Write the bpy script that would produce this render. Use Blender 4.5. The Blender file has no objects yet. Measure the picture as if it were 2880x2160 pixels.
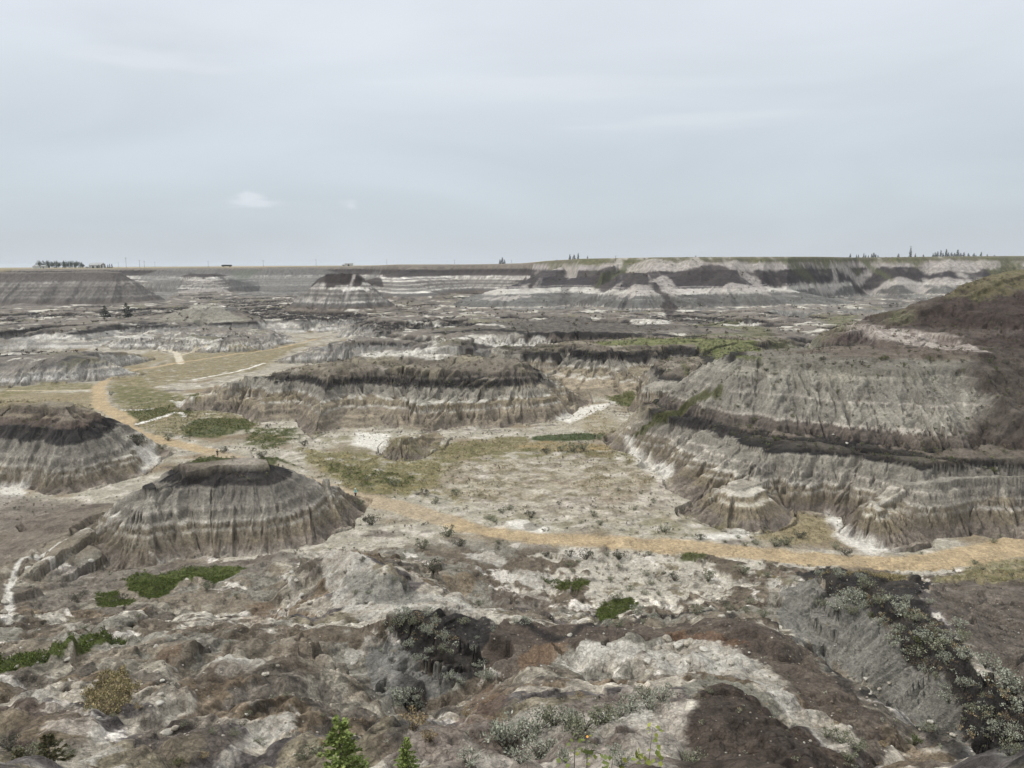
import bpy, math, time
import numpy as np
from concurrent.futures import ThreadPoolExecutor
T0 = time.time()
Q = 1.0                      # mesh quality (1 = final)
f32 = np.float32
POOL = ThreadPoolExecutor(4)
# ------------------------------------------------------------------ camera model
FPX, CU, CV = 1671.0, 1106.0, 829.5
PIT, ROL = math.radians(8.80), math.radians(0.36)
_f = np.array([0, math.cos(PIT), -math.sin(PIT)]); _u0 = np.array([0, math.sin(PIT), math.cos(PIT)]); _r0 = np.array([1., 0, 0])
_r = _r0 * math.cos(ROL) - _u0 * math.sin(ROL); _u = _u0 * math.cos(ROL) + _r0 * math.sin(ROL)
def ray(u, v): return _f + (u - CU) / FPX * _r + (CV - v) / FPX * _u
def W(u, v, Y):
    d = ray(u, v); return d * (Y / d[1])
def F(u, v, z=-40.0):
    d = ray(u, v); return d * (z / d[2])
# ------------------------------------------------------------------ noise
_rg = np.random.RandomState(7)
_ang = _rg.rand(256 * 256) * 2 * np.pi
GXT = np.cos(_ang).astype(f32); GYT = np.sin(_ang).astype(f32)
JX = ((_rg.rand(65536) - .5) * .7).astype(f32); JY = ((_rg.rand(65536) - .5) * .7).astype(f32)
def _perlin(x, y):
    ix = np.floor(x); iy = np.floor(y); fx = (x - ix).astype(f32); fy = (y - iy).astype(f32)
    ix = ix.astype(np.int32); iy = iy.astype(np.int32)
    u = fx * fx * fx * (fx * (fx * 6 - 15) + 10); v = fy * fy * fy * (fy * (fy * 6 - 15) + 10)
    x0 = (ix & 255) << 8; x1 = ((ix + 1) & 255) << 8; y0 = iy & 255; y1 = (iy + 1) & 255
    def g(i, dx, dy): return GXT[i] * dx + GYT[i] * dy
    a = g(x0 | y0, fx, fy); b = g(x1 | y0, fx - 1, fy); c = g(x0 | y1, fx, fy - 1); d = g(x1 | y1, fx - 1, fy - 1)
    a = a + u * (b - a); c = c + u * (d - c)
    return (a + v * (c - a)) * f32(1.5)
def fbm(x, y, wl, oc=4, seed=0, gain=.5, ridged=False):
    s = np.zeros(x.shape, f32); a = 1.; f = 1. / wl; tot = 0
    for o in range(oc):
        n = _perlin(x * f + seed * 17.3 + o * 5.1, y * f + seed * 9.7 + o * 11.9)
        if ridged: n = 1 - 2 * np.abs(n)
        s += f32(a) * n; tot += a; a *= gain; f *= 2.03
    return s / f32(tot ** .8)
def ss(a, b, x):
    t = np.clip((x - a) / (b - a), 0, 1); return t * t * (3 - 2 * t)
def rows(fn, *arrs):
    """run fn on blocks of rows in threads; fn returns an array or a tuple of arrays"""
    n = arrs[0].shape[0]; k = max(1, n // 24); cuts = list(range(0, n, k)) + [n]
    fs = [POOL.submit(fn, *[a[i:j] for a in arrs]) for i, j in zip(cuts[:-1], cuts[1:])]
    rs = [f.result() for f in fs]
    if isinstance(rs[0], tuple): return tuple(np.concatenate([r[k] for r in rs]) for k in range(len(rs[0])))
    return np.concatenate(rs)
# ------------------------------------------------------------------ grid (polar about the viewpoint)
AZ0 = math.radians(42)
NA = int(1760 * Q); az = np.linspace(-AZ0, AZ0, NA)
dr = .0021 / Q
rr = [2.0]
while rr[-1] < 15: rr.append(rr[-1] * (1 + dr * 4))
while rr[-1] < 1250: rr.append(rr[-1] * (1 + dr))
while rr[-1] < 9000: rr.append(rr[-1] * 1.03)
rr = np.array(rr); NR = len(rr)
AZg, RR = np.meshgrid(az, rr); AZg = AZg.astype(f32); RR = RR.astype(f32)
X = (RR * np.sin(AZg)).astype(f32); Y = (RR * np.cos(AZg)).astype(f32)
# ------------------------------------------------------------------ hill primitive
def seg_near(x, y, pts):
    best = np.full(x.shape, 1e12, f32); qx = np.zeros_like(x); qy = np.zeros_like(x); qz = np.zeros_like(x)
    n = len(pts)
    for i in range(max(1, n - 1)):
        a = pts[i]; b = pts[min(i + 1, n - 1)]; ab = b[:2] - a[:2]; L = float(ab @ ab) + 1e-9
        t = np.clip(((x - a[0]) * ab[0] + (y - a[1]) * ab[1]) / L, 0, 1)
        px = a[0] + t * ab[0]; py = a[1] + t * ab[1]; d = (x - px) ** 2 + (y - py) ** 2
        m = d < best; best = np.where(m, d, best); qx = np.where(m, px, qx); qy = np.where(m, py, qy)
        qz = np.where(m, a[2] + t * (b[2] - a[2]), qz)
    return np.sqrt(best), qx, qy, qz
PROF = dict(dome=[(0, 1), (.15, .99), (.35, .86), (.55, .62), (.75, .33), (.9, .1), (1, 0)],
            mesa=[(0, 1), (.25, .97), (.42, .9), (.55, .68), (.75, .34), (.9, .12), (1, 0)],
            table=[(0, 1), (.45, .97), (.55, .86), (.7, .5), (.85, .2), (1, 0)],
            cone=[(0, 1), (.12, .95), (.3, .74), (.6, .38), (.85, .1), (1, 0)],
            butte=[(0, 1), (.1, .97), (.3, .76), (.55, .48), (.8, .2), (.92, .06), (1, 0)],
            slope=[(0, 1), (.1, .97), (.5, .55), (.9, .08), (1, 0)])
HILLS = []
def hill(key, skel, base, zb=-40., prof='dome', r0=None, w=.1, but=.16):
    sk = np.array([W(*p) for p in skel]); bs = np.array([(W(p[0], p[1], p[2]) if len(p) > 2 else F(p[0], p[1], zb))[:2] for p in base])
    d, qx, qy, _ = seg_near(bs[:, 0].astype(f32), bs[:, 1].astype(f32), sk)
    d = np.maximum(d, 2.0)
    r0 = r0 or float(np.mean(d)) * .6
    Q2 = np.stack([qx + (bs[:, 0] - qx) / d * r0, qy + (bs[:, 1] - qy) / d * r0], 1)
    HILLS.append(dict(key=key, sk=sk, zb=zb, prof=np.array(PROF[prof] if isinstance(prof, str) else prof), r0=r0, q=Q2, R=d, w=w, but=but,
                      bb=(min(sk[:, 0].min(), bs[:, 0].min()) - 15, max(sk[:, 0].max(), bs[:, 0].max()) + 15,
                          min(sk[:, 1].min(), bs[:, 1].min()) - 15, max(sk[:, 1].max(), bs[:, 1].max()) + 15), Rm=float(d.max()) * 1.25))
def eval_hill(h, x, y):
    d, qx, qy, qz = seg_near(x, y, h['sk']); dd = np.maximum(d, 1e-3)
    ax = qx + (x - qx) / dd * h['r0']; ay = qy + (y - qy) / dd * h['r0']
    num = np.zeros_like(x); den = np.zeros_like(x); e = (h['r0'] * .25) ** 2
    for (px, py), R in zip(h['q'], h['R']):
        w = 1 / ((ax - px) ** 2 + (ay - py) ** 2 + e) ** 2; num += w * R; den += w
    R = num / den
    t = d / R + h['w'] * fbm(x, y, max(8, h['r0'] * 1.2), 3, 3) * ss(0, .3, d / R)
    rb = fbm(ax, ay, np.clip(h['r0'] * .9, 4 if h['r0'] < 5 else 7, 22 if h['r0'] < 40 else 36), 3, 33, .5, True)       # buttresses and re-entrants
    t = t + h.get('but', .16) * (.25 - rb) * ss(.15, .6, t) * (1 - .6 * ss(.85, 1.05, t))
    p = h['prof']
    return h['zb'] + (qz - h['zb']) * np.interp(t, p[:, 0], p[:, 1]).astype(f32) - np.maximum(t - 1, 0) * 25, t

# near and middle
hill('K', [(-90, 884, 160), (40, 873, 160), (120, 877, 157)],
     [(-160, 1040), (-60, 1042), (51, 1046), (149, 1060), (221, 1064), (290, 1030), (335, 1003), (290, 952), (150, 940), (0, 935), (-160, 935)], prof='dome', but=.09)
hill('L', [(335, 1046, 113.5), (400, 1012, 116), (470, 999, 118), (590, 998, 119), (650, 1018, 120.5), (705, 1042, 122)],
     [(160, 1190), (187, 1212), (264, 1221), (362, 1210), (490, 1200), (596, 1188), (681, 1168), (735, 1145), (778, 1116), (728, 1078), (640, 1045), (500, 1038), (350, 1060), (240, 1120), (160, 1150)],
     prof=[(0, 1), (.15, .97), (.3, .86), (.48, .62), (.68, .36), (.86, .13), (1, 0)], but=.07, w=.06)
hill('L2', [(250, 1118, 112), (183, 1152, 107), (128, 1184, 102), (80, 1216, 96), (28, 1270, 87), (8, 1345, 76)], [(265, 1165), (205, 1200), (150, 1232), (100, 1275), (75, 1340), (60, 1125), (0, 1165), (-60, 1235), (-90, 1300)], zb=-39.3, prof=[(0, 1), (.12, .93), (.3, .45), (.7, .15), (1, 0)], w=.05)
hill('I', [(560, 818, 224), (640, 796, 224), (760, 776, 226), (870, 768, 232), (1000, 770, 230), (1110, 780, 222)],
     [(425, 862), (500, 888), (600, 907), (700, 936), (771, 934), (887, 934), (1037, 926), (1130, 914), (1171, 907), (1234, 884), (1232, 850), (1200, 832), (1000, 824), (800, 822), (600, 826), (470, 842)],
     prof=[(0, 1), (.14, .93), (.27, .82), (.35, .63), (.5, .44), (.62, .37), (.8, .16), (1, 0)], but=.3, w=.12)
hill('J1', [(1470, 925, 172), (1560, 905, 160), (1760, 935, 143), (1900, 968, 132), (2050, 985, 125), (2212, 992, 122), (2600, 1010, 116)],
     [(1372, 940), (1378, 985), (1410, 1020), (1460, 1060), (1530, 1100), (1640, 1105), (1780, 1100), (1850, 1120), (2000, 1150), (2120, 1140), (2212, 1120), (2500, 1130), (2600, 900, 190), (2212, 900, 195), (1900, 880, 200), (1560, 870, 200), (1430, 900, 198)],
     prof=[(0, 1), (.3, .98), (.45, .86), (.75, .38), (1, 0)])
hill('J2', [(1640, 764, 172), (1760, 760, 171), (1950, 752, 169), (2212, 750, 167), (2600, 756, 160)],
     [(1470, 905), (1520, 905), (1600, 925), (1750, 948), (1900, 968), (2100, 990), (2212, 995), (2600, 1010), (2600, 720, 200), (2212, 720, 200), (1900, 740, 205), (1640, 755, 200), (1560, 830, 190)],
     zb=-31.8, prof=[(0, 1), (.25, .97), (.45, .78), (.9, .06), (1, 0)])
hill('J4', [(1645, 764, 172), (1550, 846, 177), (1450, 897, 181), (1380, 936, 181)],
     [(1372, 945), (1385, 990), (1480, 985), (1600, 990), (1350, 925), (1430, 913), (1540, 903)], prof='cone')
hill('J3', [(1885, 707, 187), (1931, 688, 191), (1975, 665, 195), (2015, 651, 199), (2068, 625, 204), (2091, 612, 206), (2141, 597, 210), (2212, 584, 215), (2600, 500, 225)],
     [(1760, 738), (1850, 738), (2000, 748), (2150, 757), (2212, 760), (2600, 768), (2600, 640, 260), (2212, 600, 255), (1990, 640, 240), (1840, 700, 222)],
     zb=-19, prof=[(0, 1), (.1, .96), (.5, .5), (1, 0)], w=.06)
hill('J5', [(1585, 1052, 123), (1680, 1033, 128)], [(1480, 1085), (1520, 1130), (1600, 1148), (1650, 1142), (1760, 1090), (1740, 1040), (1540, 1040)], prof='dome')
hill('J6', [(1890, 1085, 114), (1960, 1043, 117), (2120, 1035, 117), (2300, 1035, 116), (2600, 1040, 112)],
     [(1830, 1130), (1870, 1165), (1900, 1180), (1970, 1184), (2050, 1158), (2156, 1132), (2212, 1120), (2600, 1112), (2600, 1050), (2212, 1040), (1900, 1040)], prof='dome')
hill('M', [(868, 948, 163), (905, 944, 170)], [(835, 985), (875, 992), (930, 976), (965, 962), (920, 940), (850, 950)], prof='cone')
hill('N3', [(1800, 1256, 78), (1880, 1286, 72), (1960, 1329, 65), (2040, 1399, 58), (2120, 1468, 52), (2212, 1550, 45.5), (2350, 1615, 41)],
     [(1700, 1262, 84), (1720, 1320, 77), (1770, 1400, 70), (1830, 1450, 64.5), (1920, 1530, 56), (2010, 1600, 49), (2110, 1660, 44), (2212, 1700, 40), (1830, 1262, 84), (1980, 1275, 82), (2120, 1310, 76), (2250, 1370, 72), (2400, 1480, 60)], zb=-36.5, prof=[(0, 1), (.12, .97), (.5, .5), (1, 0)], w=.08, but=.3, r0=4)
hill('N2', [(856, 1338, 55), (900, 1346, 54.5), (960, 1380, 52.5), (1012, 1440, 49.5)], [(790, 1370, 60), (775, 1430, 53), (805, 1500, 48), (880, 1512, 46.5), (960, 1490, 46), (1070, 1440, 48), (1060, 1350, 55), (900, 1322, 64), (1000, 1325, 64)], zb=-31, prof=[(0, 1), (.15, .97), (.5, .55), (1, 0)], w=.08, but=.3, r0=3)
# middle distance
hill('T1', [(1290, 742, 285), (1400, 737, 292), (1500, 737, 292), (1600, 741, 286), (1650, 765, 268)],
     [(1150, 820), (1230, 850), (1330, 860), (1450, 862), (1600, 860), (1700, 800), (1650, 740), (1500, 745), (1300, 752), (1180, 770)], prof=[(0, 1), (.22, .94), (.32, .8), (.39, .63), (.52, .42), (.8, .15), (1, 0)], but=.3)
hill('T2', [(1400, 838, 212), (1474, 790, 226), (1560, 779, 234), (1660, 776, 240)],
     [(1360, 880), (1400, 892), (1470, 900), (1600, 890), (1700, 830), (1600, 800), (1450, 815)], prof='mesa')
hill('G1', [(1000, 716, 345), (1120, 702, 352), (1250, 698, 352), (1400, 706, 345), (1500, 712, 340)],
     [(940, 745), (1100, 752), (1300, 758), (1520, 745), (1500, 715), (1250, 712), (1000, 720)], prof='mesa', w=.25)
hill('G2', [(760, 740, 330), (800, 735, 332), (950, 744, 322)], [(715, 762), (800, 780), (1000, 776), (1020, 750), (800, 745)], prof='dome', w=.25)
hill('G3', [(1130, 760, 285), (1200, 755, 285)], [(1060, 800), (1200, 815), (1300, 790), (1200, 765), (1080, 765)], prof='mesa', w=.2)
hill('P2', [(20, 777, 285), (130, 767, 290), (200, 776, 285)], [(-80, 838), (0, 838), (100, 832), (200, 822), (282, 800), (220, 772), (0, 772)], prof='dome')
for u_, v_, r_ in [(40, 710, 40), (118, 706, 46), (192, 707, 40), (262, 709, 34), (330, 707, 44), (395, 711, 34), (455, 706, 50), (525, 710, 36), (150, 722, 30), (300, 724, 30), (420, 726, 28), (500, 727, 26), (585, 722, 26)]:
    Y0 = 33.9 * FPX / (v_ - 578.5); hill('PC', [(u_, v_, Y0), (u_ + 4, v_ - 1, Y0 + 6)], [(u_ - r_, 738), (u_, 745), (u_ + r_, 738), (u_ + r_ * .9, v_ + 10, Y0 + 22), (u_ - r_ * .9, v_ + 10, Y0 + 22)], prof='slope', w=.12, but=.3, r0=7)
hill('P0', [(-200, 693, 486), (100, 692, 486), (300, 693, 484), (450, 694, 476), (520, 694, 480)],
     [(-200, 718), (0, 718), (300, 719), (450, 720), (540, 717), (590, 706), (590, 690), (0, 686), (-200, 686)], prof='table', w=.12, but=.8, r0=42)
_rh = np.random.RandomState(11)
for _ in range(70):
    u_, v_ = 230 + 1650 * _rh.rand(), 668 + 92 * _rh.rand() ** 1.3; a_, b_, c_, d_ = _rh.rand(4)
    if (u_ < 740 and v_ > 706) or (v_ > 738 and u_ > 1130) or (v_ > 735 and u_ > 700): continue
    Y0 = 40 * FPX / (v_ - 573); hz = 3.5 + 5 * a_; top = Y0 + 8; vt = v_ - hz * FPX / Y0 - 4; Rp = (10 + 12 * b_) * FPX / Y0
    P_ = W(u_, v_, top); vv = 573 + (40 - hz) * FPX / top
    hill('RC', [(u_, vv, top), (u_ + 20 * c_ + 6, vv + .5, top + 4 * d_)], [(u_ - Rp, v_, top), (u_ - Rp * .6, v_, top - (9 + 9 * d_)), (u_, v_, top - (12 + 9 * b_)), (u_ + Rp * .6 + 13, v_, top - (9 + 9 * c_)), (u_ + Rp + 16, v_, top + 3), (u_ + 10, v_, top + 22)], prof='slope', w=.15, but=.35, r0=6)
hill('Q1', [(330, 649, 765), (480, 646, 790), (620, 645, 770), (660, 650, 740)], [(320, 668), (450, 672), (560, 670), (680, 672), (700, 655), (600, 636), (400, 636)], prof='table', w=.12, but=1.1, r0=44)
hill('Q3', [(760, 673, 560), (900, 669, 560), (1050, 676, 545), (1180, 680, 532)], [(725, 690), (800, 699), (900, 701), (1050, 704), (1200, 703), (1240, 690), (1050, 664), (850, 658)], prof='table', w=.12, but=1.0, r0=41)
hill('P1', [(350, 684, 480), (425, 660, 484), (465, 660, 484), (530, 686, 478)], [(315, 693), (385, 696), (450, 697), (530, 695), (570, 689), (460, 682), (340, 684)], zb=-32.5, prof='dome')
hill('B', [(-400, 590, 690), (0, 589, 690), (120, 589, 690), (200, 586, 690), (255, 588, 690)],
     [(-400, 668), (0, 668), (150, 667), (290, 664, 660), (345, 660, 690), (350, 648, 725), (250, 640, 750), (0, 640, 750)], zb=-34, prof='butte', w=.08)
hill('C', [(428, 593, 940), (452, 593, 940)], [(365, 634), (440, 636), (510, 632), (440, 620)], zb=-32, prof='slope', w=.05)
hill('D', [(702, 594, 560), (740, 591, 560), (772, 594, 560)],
     [(608, 682, 550), (640, 689, 525), (700, 691, 510), (760, 690, 510), (835, 685, 528), (876, 672, 560), (740, 650, 600)], zb=-36, prof=[(0, 1), (.08, .95), (.3, .7), (.62, .34), (.72, .24), (.88, .18), (1, 0)], w=.05)
hill('E1', [(850, 596, 790), (900, 577, 860)], [(800, 650), (900, 655), (960, 645)], zb=-33, prof='slope', w=.1)
hill('S2', [(1385, 614, 552), (1420, 590, 600)], [(1270, 690), (1350, 697), (1430, 697), (1470, 670), (1480, 620)], zb=-38, prof='slope', w=.06)
hill('S1', [(1105, 622, 585), (1150, 606, 610), (1215, 577, 680)], [(1010, 668), (1100, 690), (1200, 690), (1260, 660)], zb=-37, prof='slope', w=.12)
hill('S4', [(1300, 588, 600), (1340, 568, 640)], [(1240, 660), (1300, 668), (1360, 660)], zb=-34, prof='slope', w=.1)
hill('S3', [(1560, 600, 575), (1570, 570, 620)], [(1480, 690), (1600, 692), (1690, 690)], zb=-38, prof='slope', w=.1)
# rim wall by azimuth
WU = np.array([-500, -200, 300, 700, 790, 860, 1000, 1130, 1180, 1250, 1450, 1600, 1700, 1790, 1850, 2000, 2300, 2700.])
WB = np.array([990, 990, 1000, 980, 960, 850, 840, 760, 660, 585, 545, 550, 560, 650, 700, 700, 720, 720.])
WT = np.array([1060, 1060, 1080, 1060, 1050, 920, 910, 850, 770, 680, 625, 630, 640, 720, 765, 770, 790, 790.])
WZ = np.array([-2, -2, -2, -1.5, -1, .5, .2, 1.0, 2.6, 4.2, 4.8, 4.8, 4.8, 4.8, 4.8, 5, 5, 5.])
WAZ = np.array([math.atan2(ray(u, 600)[0], ray(u, 600)[1]) for u in WU])
WPROF = np.array([(0, 0), (.08, .03), (.3, .24), (.7, .68), (.92, .96), (1, 1)])
# foreground control points u, v, Y
FG = [(0,1659,23),(300,1659,22),(600,1659,24),(850,1659,23),(1100,1659,21),(1400,1659,20.5),(1700,1659,22),(-300,1659,23),(2500,1659,26),(2350,1500,40),
 (0,1600,26.5),(300,1600,26),(600,1600,28),(900,1600,27),(1150,1600,25.5),(1400,1590,25),
 (0,1500,33.5),(300,1500,33),(560,1500,35),(850,1540,30),(700,1480,38),(1000,1520,32.5),(1250,1480,35),
 (-200,1400,46),(0,1400,47),(250,1400,46),(500,1400,46),(700,1400,46),(1100,1440,43),
 (0,1330,60),(250,1330,60),(450,1330,60),(620,1340,58),
 (100,1290,80),(300,1285,84),(450,1270,84),(25,1259,86),(8,1336,67),(-150,1300,80),(200,1250,96),
 (620,1220,94),
 (600,1300,78),(560,1262,86),(640,1330,69),(690,1194,84),(760,1200,80),(850,1235,74),(950,1288,66),(1060,1318,60),(720,1290,71),(850,1290,66),(780,1330,60),
 (700,1480,42),(820,1500,47),(790,1420,52),(880,1505,47),(850,1548,36),(1040,1462,46),
 (860,1338,55),(1000,1334,57),(1200,1342,56),(1450,1335,58),(1650,1345,55),(1760,1395,48),(1850,1490,38.5),(1960,1580,32),(2060,1652,28),
 (950,1400,52),(1250,1420,45),(1450,1400,46.5),(1600,1430,42),(1720,1480,37),
 (900,1322,68),(1100,1322,76),(1250,1318,80),(1500,1315,80),(1660,1325,76),(1000,1290,88),(1200,1280,92),(1450,1270,94),(1000,1235,96),(1150,1225,99),
 (1740,1370,73),(1800,1440,66),(1900,1520,57),(2000,1595,50),(2100,1656,45),(2212,1690,40),(1840,1400,68),(1960,1480,59),(2080,1560,51),
 (1790,1246,80),(1880,1282,73),(1960,1330,66),(2040,1400,59),(2120,1470,53),(2212,1555,46),(2350,1620,42),
 (1730,1270,82),(1690,1250,90),(1700,1300,80),
 (2050,1255,90),(2212,1262,89),(2150,1330,71),(2212,1420,59),(2350,1300,80),(2400,1420,60),
 (1500,1492,31.5),(1640,1518,30),(1560,1600,25.5),(1380,1530,30),(1480,1440,39),(1760,1590,27),(1850,1640,26)]
fgp = np.array([W(*p) for p in FG])
extra = [F(u, v, -40)[:3] for u, v in [(-250,1200),(0,1190),(150,1215),(300,1228),(500,1208),(700,1180),(850,1150),(1000,1150),(1200,1170),(1400,1180),(1600,1195),(1800,1212),(2000,1215),(2212,1190),(2400,1200),
         (-200,1100),(200,1100),(600,1080),(1000,1080),(1400,1080),(1800,1100),(2212,1080)]]
near = [(x, y, z) for x, y, z in [(-14, 4, -3), (0, 4, -3), (14, 4, -3), (-12, 12, -8), (0, 12, -8.2), (12, 12, -8)]]
fgp = np.concatenate([fgp, np.array(extra), np.array(near)])
def tps_fit(p, lam=.02):
    n = len(p); d2 = ((p[:, None, :2] - p[None, :, :2]) ** 2).sum(-1) / 2500.
    K = np.where(d2 > 0, d2 * np.log(d2 + 1e-12) * .5, 0) + lam * np.eye(n) * .05
    P = np.concatenate([np.ones((n, 1)), p[:, :2] / 50], 1)
    A = np.zeros((n + 3, n + 3)); A[:n, :n] = K; A[:n, n:] = P; A[n:, :n] = P.T
    return np.linalg.solve(A, np.concatenate([p[:, 2], np.zeros(3)]))
TPSW = tps_fit(fgp)
CG = 1.0; cx0, cy0 = -130., -6.; cnx, cny = 261, 160
cxs, cys = np.meshgrid(cx0 + np.arange(cnx) * CG, cy0 + np.arange(cny) * CG)
cz = TPSW[-3] + TPSW[-2] * cxs / 50 + TPSW[-1] * cys / 50
for (px, py, _), w in zip(fgp, TPSW[:-3]):
    d2 = ((cxs - px) ** 2 + (cys - py) ** 2) / 2500.; cz = cz + w * d2 * np.log(d2 + 1e-12) * .5
cz = cz.astype(f32)
def bil(x, y):
    gx = np.clip((x - cx0) / CG, 0, cnx - 1.001); gy = np.clip((y - cy0) / CG, 0, cny - 1.001)
    i = gx.astype(np.int32); j = gy.astype(np.int32); u = gx - i; v = gy - j
    def cr(t): return (-.5 * t + t * t - .5 * t ** 3, 1 - 2.5 * t * t + 1.5 * t ** 3, .5 * t + 2 * t * t - 1.5 * t ** 3, -.5 * t * t + .5 * t ** 3)
    wu, wv = cr(u), cr(v); out = 0
    for b in range(4):
        jj = np.clip(j + b - 1, 0, cny - 1); row = 0
        for a in range(4): row = row + wu[a] * cz[jj, np.clip(i + a - 1, 0, cnx - 1)]
        out = out + wv[b] * row
    return out.astype(f32)
# badland belt: where the far floor is broken up
BELT = np.array([F(u, v)[:2] for u, v in [(-300, 770), (0, 762), (230, 762), (300, 742), (600, 722), (720, 718), (770, 766), (1000, 770), (1250, 800), (1700, 800), (2100, 760), (2600, 760), (2600, 660), (-300, 640)]])
def poly_sd(x, y, P):
    """signed distance to polygon, positive inside"""
    best = np.full(x.shape, 1e12, f32); ins = np.zeros(x.shape, bool); n = len(P)
    for i in range(n):
        a = P[i]; b = P[(i + 1) % n]; ab = b - a; L = float(ab @ ab) + 1e-9
        t = np.clip(((x - a[0]) * ab[0] + (y - a[1]) * ab[1]) / L, 0, 1)
        best = np.minimum(best, (x - a[0] - t * ab[0]) ** 2 + (y - a[1] - t * ab[1]) ** 2)
        c = ((a[1] > y) != (b[1] > y)) & (x < (b[0] - a[0]) * (y - a[1]) / (b[1] - a[1] + 1e-9) + a[0]); ins ^= c
    return np.where(ins, 1, -1) * np.sqrt(best)
def macro(x, y, az_, r):
    if r.min() > 2000:
        return np.interp(az_, WAZ, WZ).astype(f32) * (1 - ss(700, 4000, r)) - 1.5 * ss(700, 4000, r), np.zeros(x.shape, np.int16), np.ones_like(x)
    wx = x + 2.2 * fbm(x, y, 26, 3, 1) * ss(40, 120, r); wy = y + 2.2 * fbm(x, y, 26, 3, 2) * ss(40, 120, r)
    z = -40 + .35 * fbm(x, y, 30, 3, 5)
    idm = np.zeros(x.shape, np.int16)
    # broken far floor
    if r.max() > 200:
        b = ss(-5, 25, poly_sd(x, y, BELT) + 8 * fbm(x, y, 40, 2, 9))
        n = fbm(wx, wy, 85, 4, 11, .5, True) * .5 + .36 + .25 * fbm(x, y * .6, 160, 2, 19)
        hb = 11 * ss(.5, .95, n) + 6.5 * ss(-.1, .7, fbm(wx, wy, 30, 4, 12, .5, True)) + 2.4 * fbm(x, y, 13, 3, 13, .5, True)
        z = z + b * np.minimum(hb, 8.6 + .18 * (hb - 8.6))
    # foreground sheet
    if r.min() < 170:
        zf = bil(x, y)
        k = 1 - ss(96, 120, y + .12 * np.abs(x))
        z = z * (1 - k) + zf * k
    for i, h in enumerate(HILLS):
        bb = h['bb']; m = (x > bb[0] - 20) & (x < bb[1] + 20) & (y > bb[2] - 20) & (y < bb[3] + 20)
        if not m.any(): continue
        hz, t = eval_hill(h, wx[m], wy[m]); zm = z[m]
        kk = .5; dlt = hz - zm
        s = np.maximum(hz, zm) + np.maximum(kk * 2 - np.abs(dlt), 0) ** 2 / (8 * kk)
        z[m] = s; im = idm[m]; im[dlt > .15] = i + 1; idm[m] = im
    # rim wall
    if r.max() > 480:
        nb = (26 + 30 * (az_ > WAZ[8])) * fbm(np.sin(az_) * 700, np.cos(az_) * 700 + r * .15, 85, 3, 21, .5, True)
        rb = np.interp(az_, WAZ, WB) / np.cos(az_) - nb + 8; rt = np.interp(az_, WAZ, WT) / np.cos(az_) - nb * .25
        t = (r - rb) / (rt - rb); zt = np.interp(az_, WAZ, WZ)
        wz = np.where(t > 1, zt, -38 + (zt + 38) * np.interp(t, WPROF[:, 0], WPROF[:, 1]))
        wz = wz + np.where(t > 1, .6 * fbm(x, y, 200, 2, 31), 0)
        farf = ss(700, 4000, r); wz = wz * (1 - farf) - 1.5 * farf
        wz = np.where(t < 0, -60, wz).astype(f32)
        dlt = wz - z; z = np.maximum(z, wz) + np.maximum(1 - np.abs(dlt), 0) ** 2 / 4
        idm[(dlt > 0)] = 100; idm[(dlt > 0) & (t > 1)] = 101
    return z.astype(f32), idm, k if r.min() < 170 else np.zeros_like(x)
Z, ID, FGK = rows(macro, X, Y, AZg, RR)
print('macro', round(time.time() - T0, 1), Z.shape)
# ------------------------------------------------------------------ gradient -> gullies
def grad(Zs):
    dzr = np.gradient(Zs, rr.astype(f32), axis=0); dza = np.gradient(Zs, az.astype(f32), axis=1) / RR
    s, c = np.sin(AZg), np.cos(AZg)
    return (dzr * s + dza * c).astype(f32), (dzr * c - dza * s).astype(f32)
GX, GY = grad(Z)
def gully(x, y, dx, dy, wl, seed):
    """oriented gabor-like noise: waves run along the fall line (dx,dy = unit across-slope)"""
    f = 1. / wl; px = x * f + seed * 13.7; py = y * f + seed * 7.9
    ix = np.floor(px); iy = np.floor(py); fx = (px - ix - .5).astype(f32); fy = (py - iy - .5).astype(f32)
    ix = ix.astype(np.int32); iy = iy.astype(np.int32)
    va = np.zeros_like(fx); vs = np.zeros_like(fx); wt = np.zeros_like(fx)
    for i in (-1, 0, 1):
        for j in (-1, 0, 1):
            k = (((ix + i) & 255) << 8) | ((iy + j) & 255); qx = fx - i - JX[k]; qy = fy - j - JY[k]
            w = np.maximum(1 - (qx * qx + qy * qy) / 1.3225, 0); w = w * w * w
            ph = (qx * dx + qy * dy) * f32(2 * np.pi * 1.25) + JX[(k + 77) & 65535] * 3
            va += w * np.cos(ph); vs -= w * np.sin(ph); wt += w
    return va / wt, vs / wt
OCT = [(9.5, 1.0), (4.6, .55), (2.3, .30), (1.15, .16), (.6, .08)]
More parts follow.
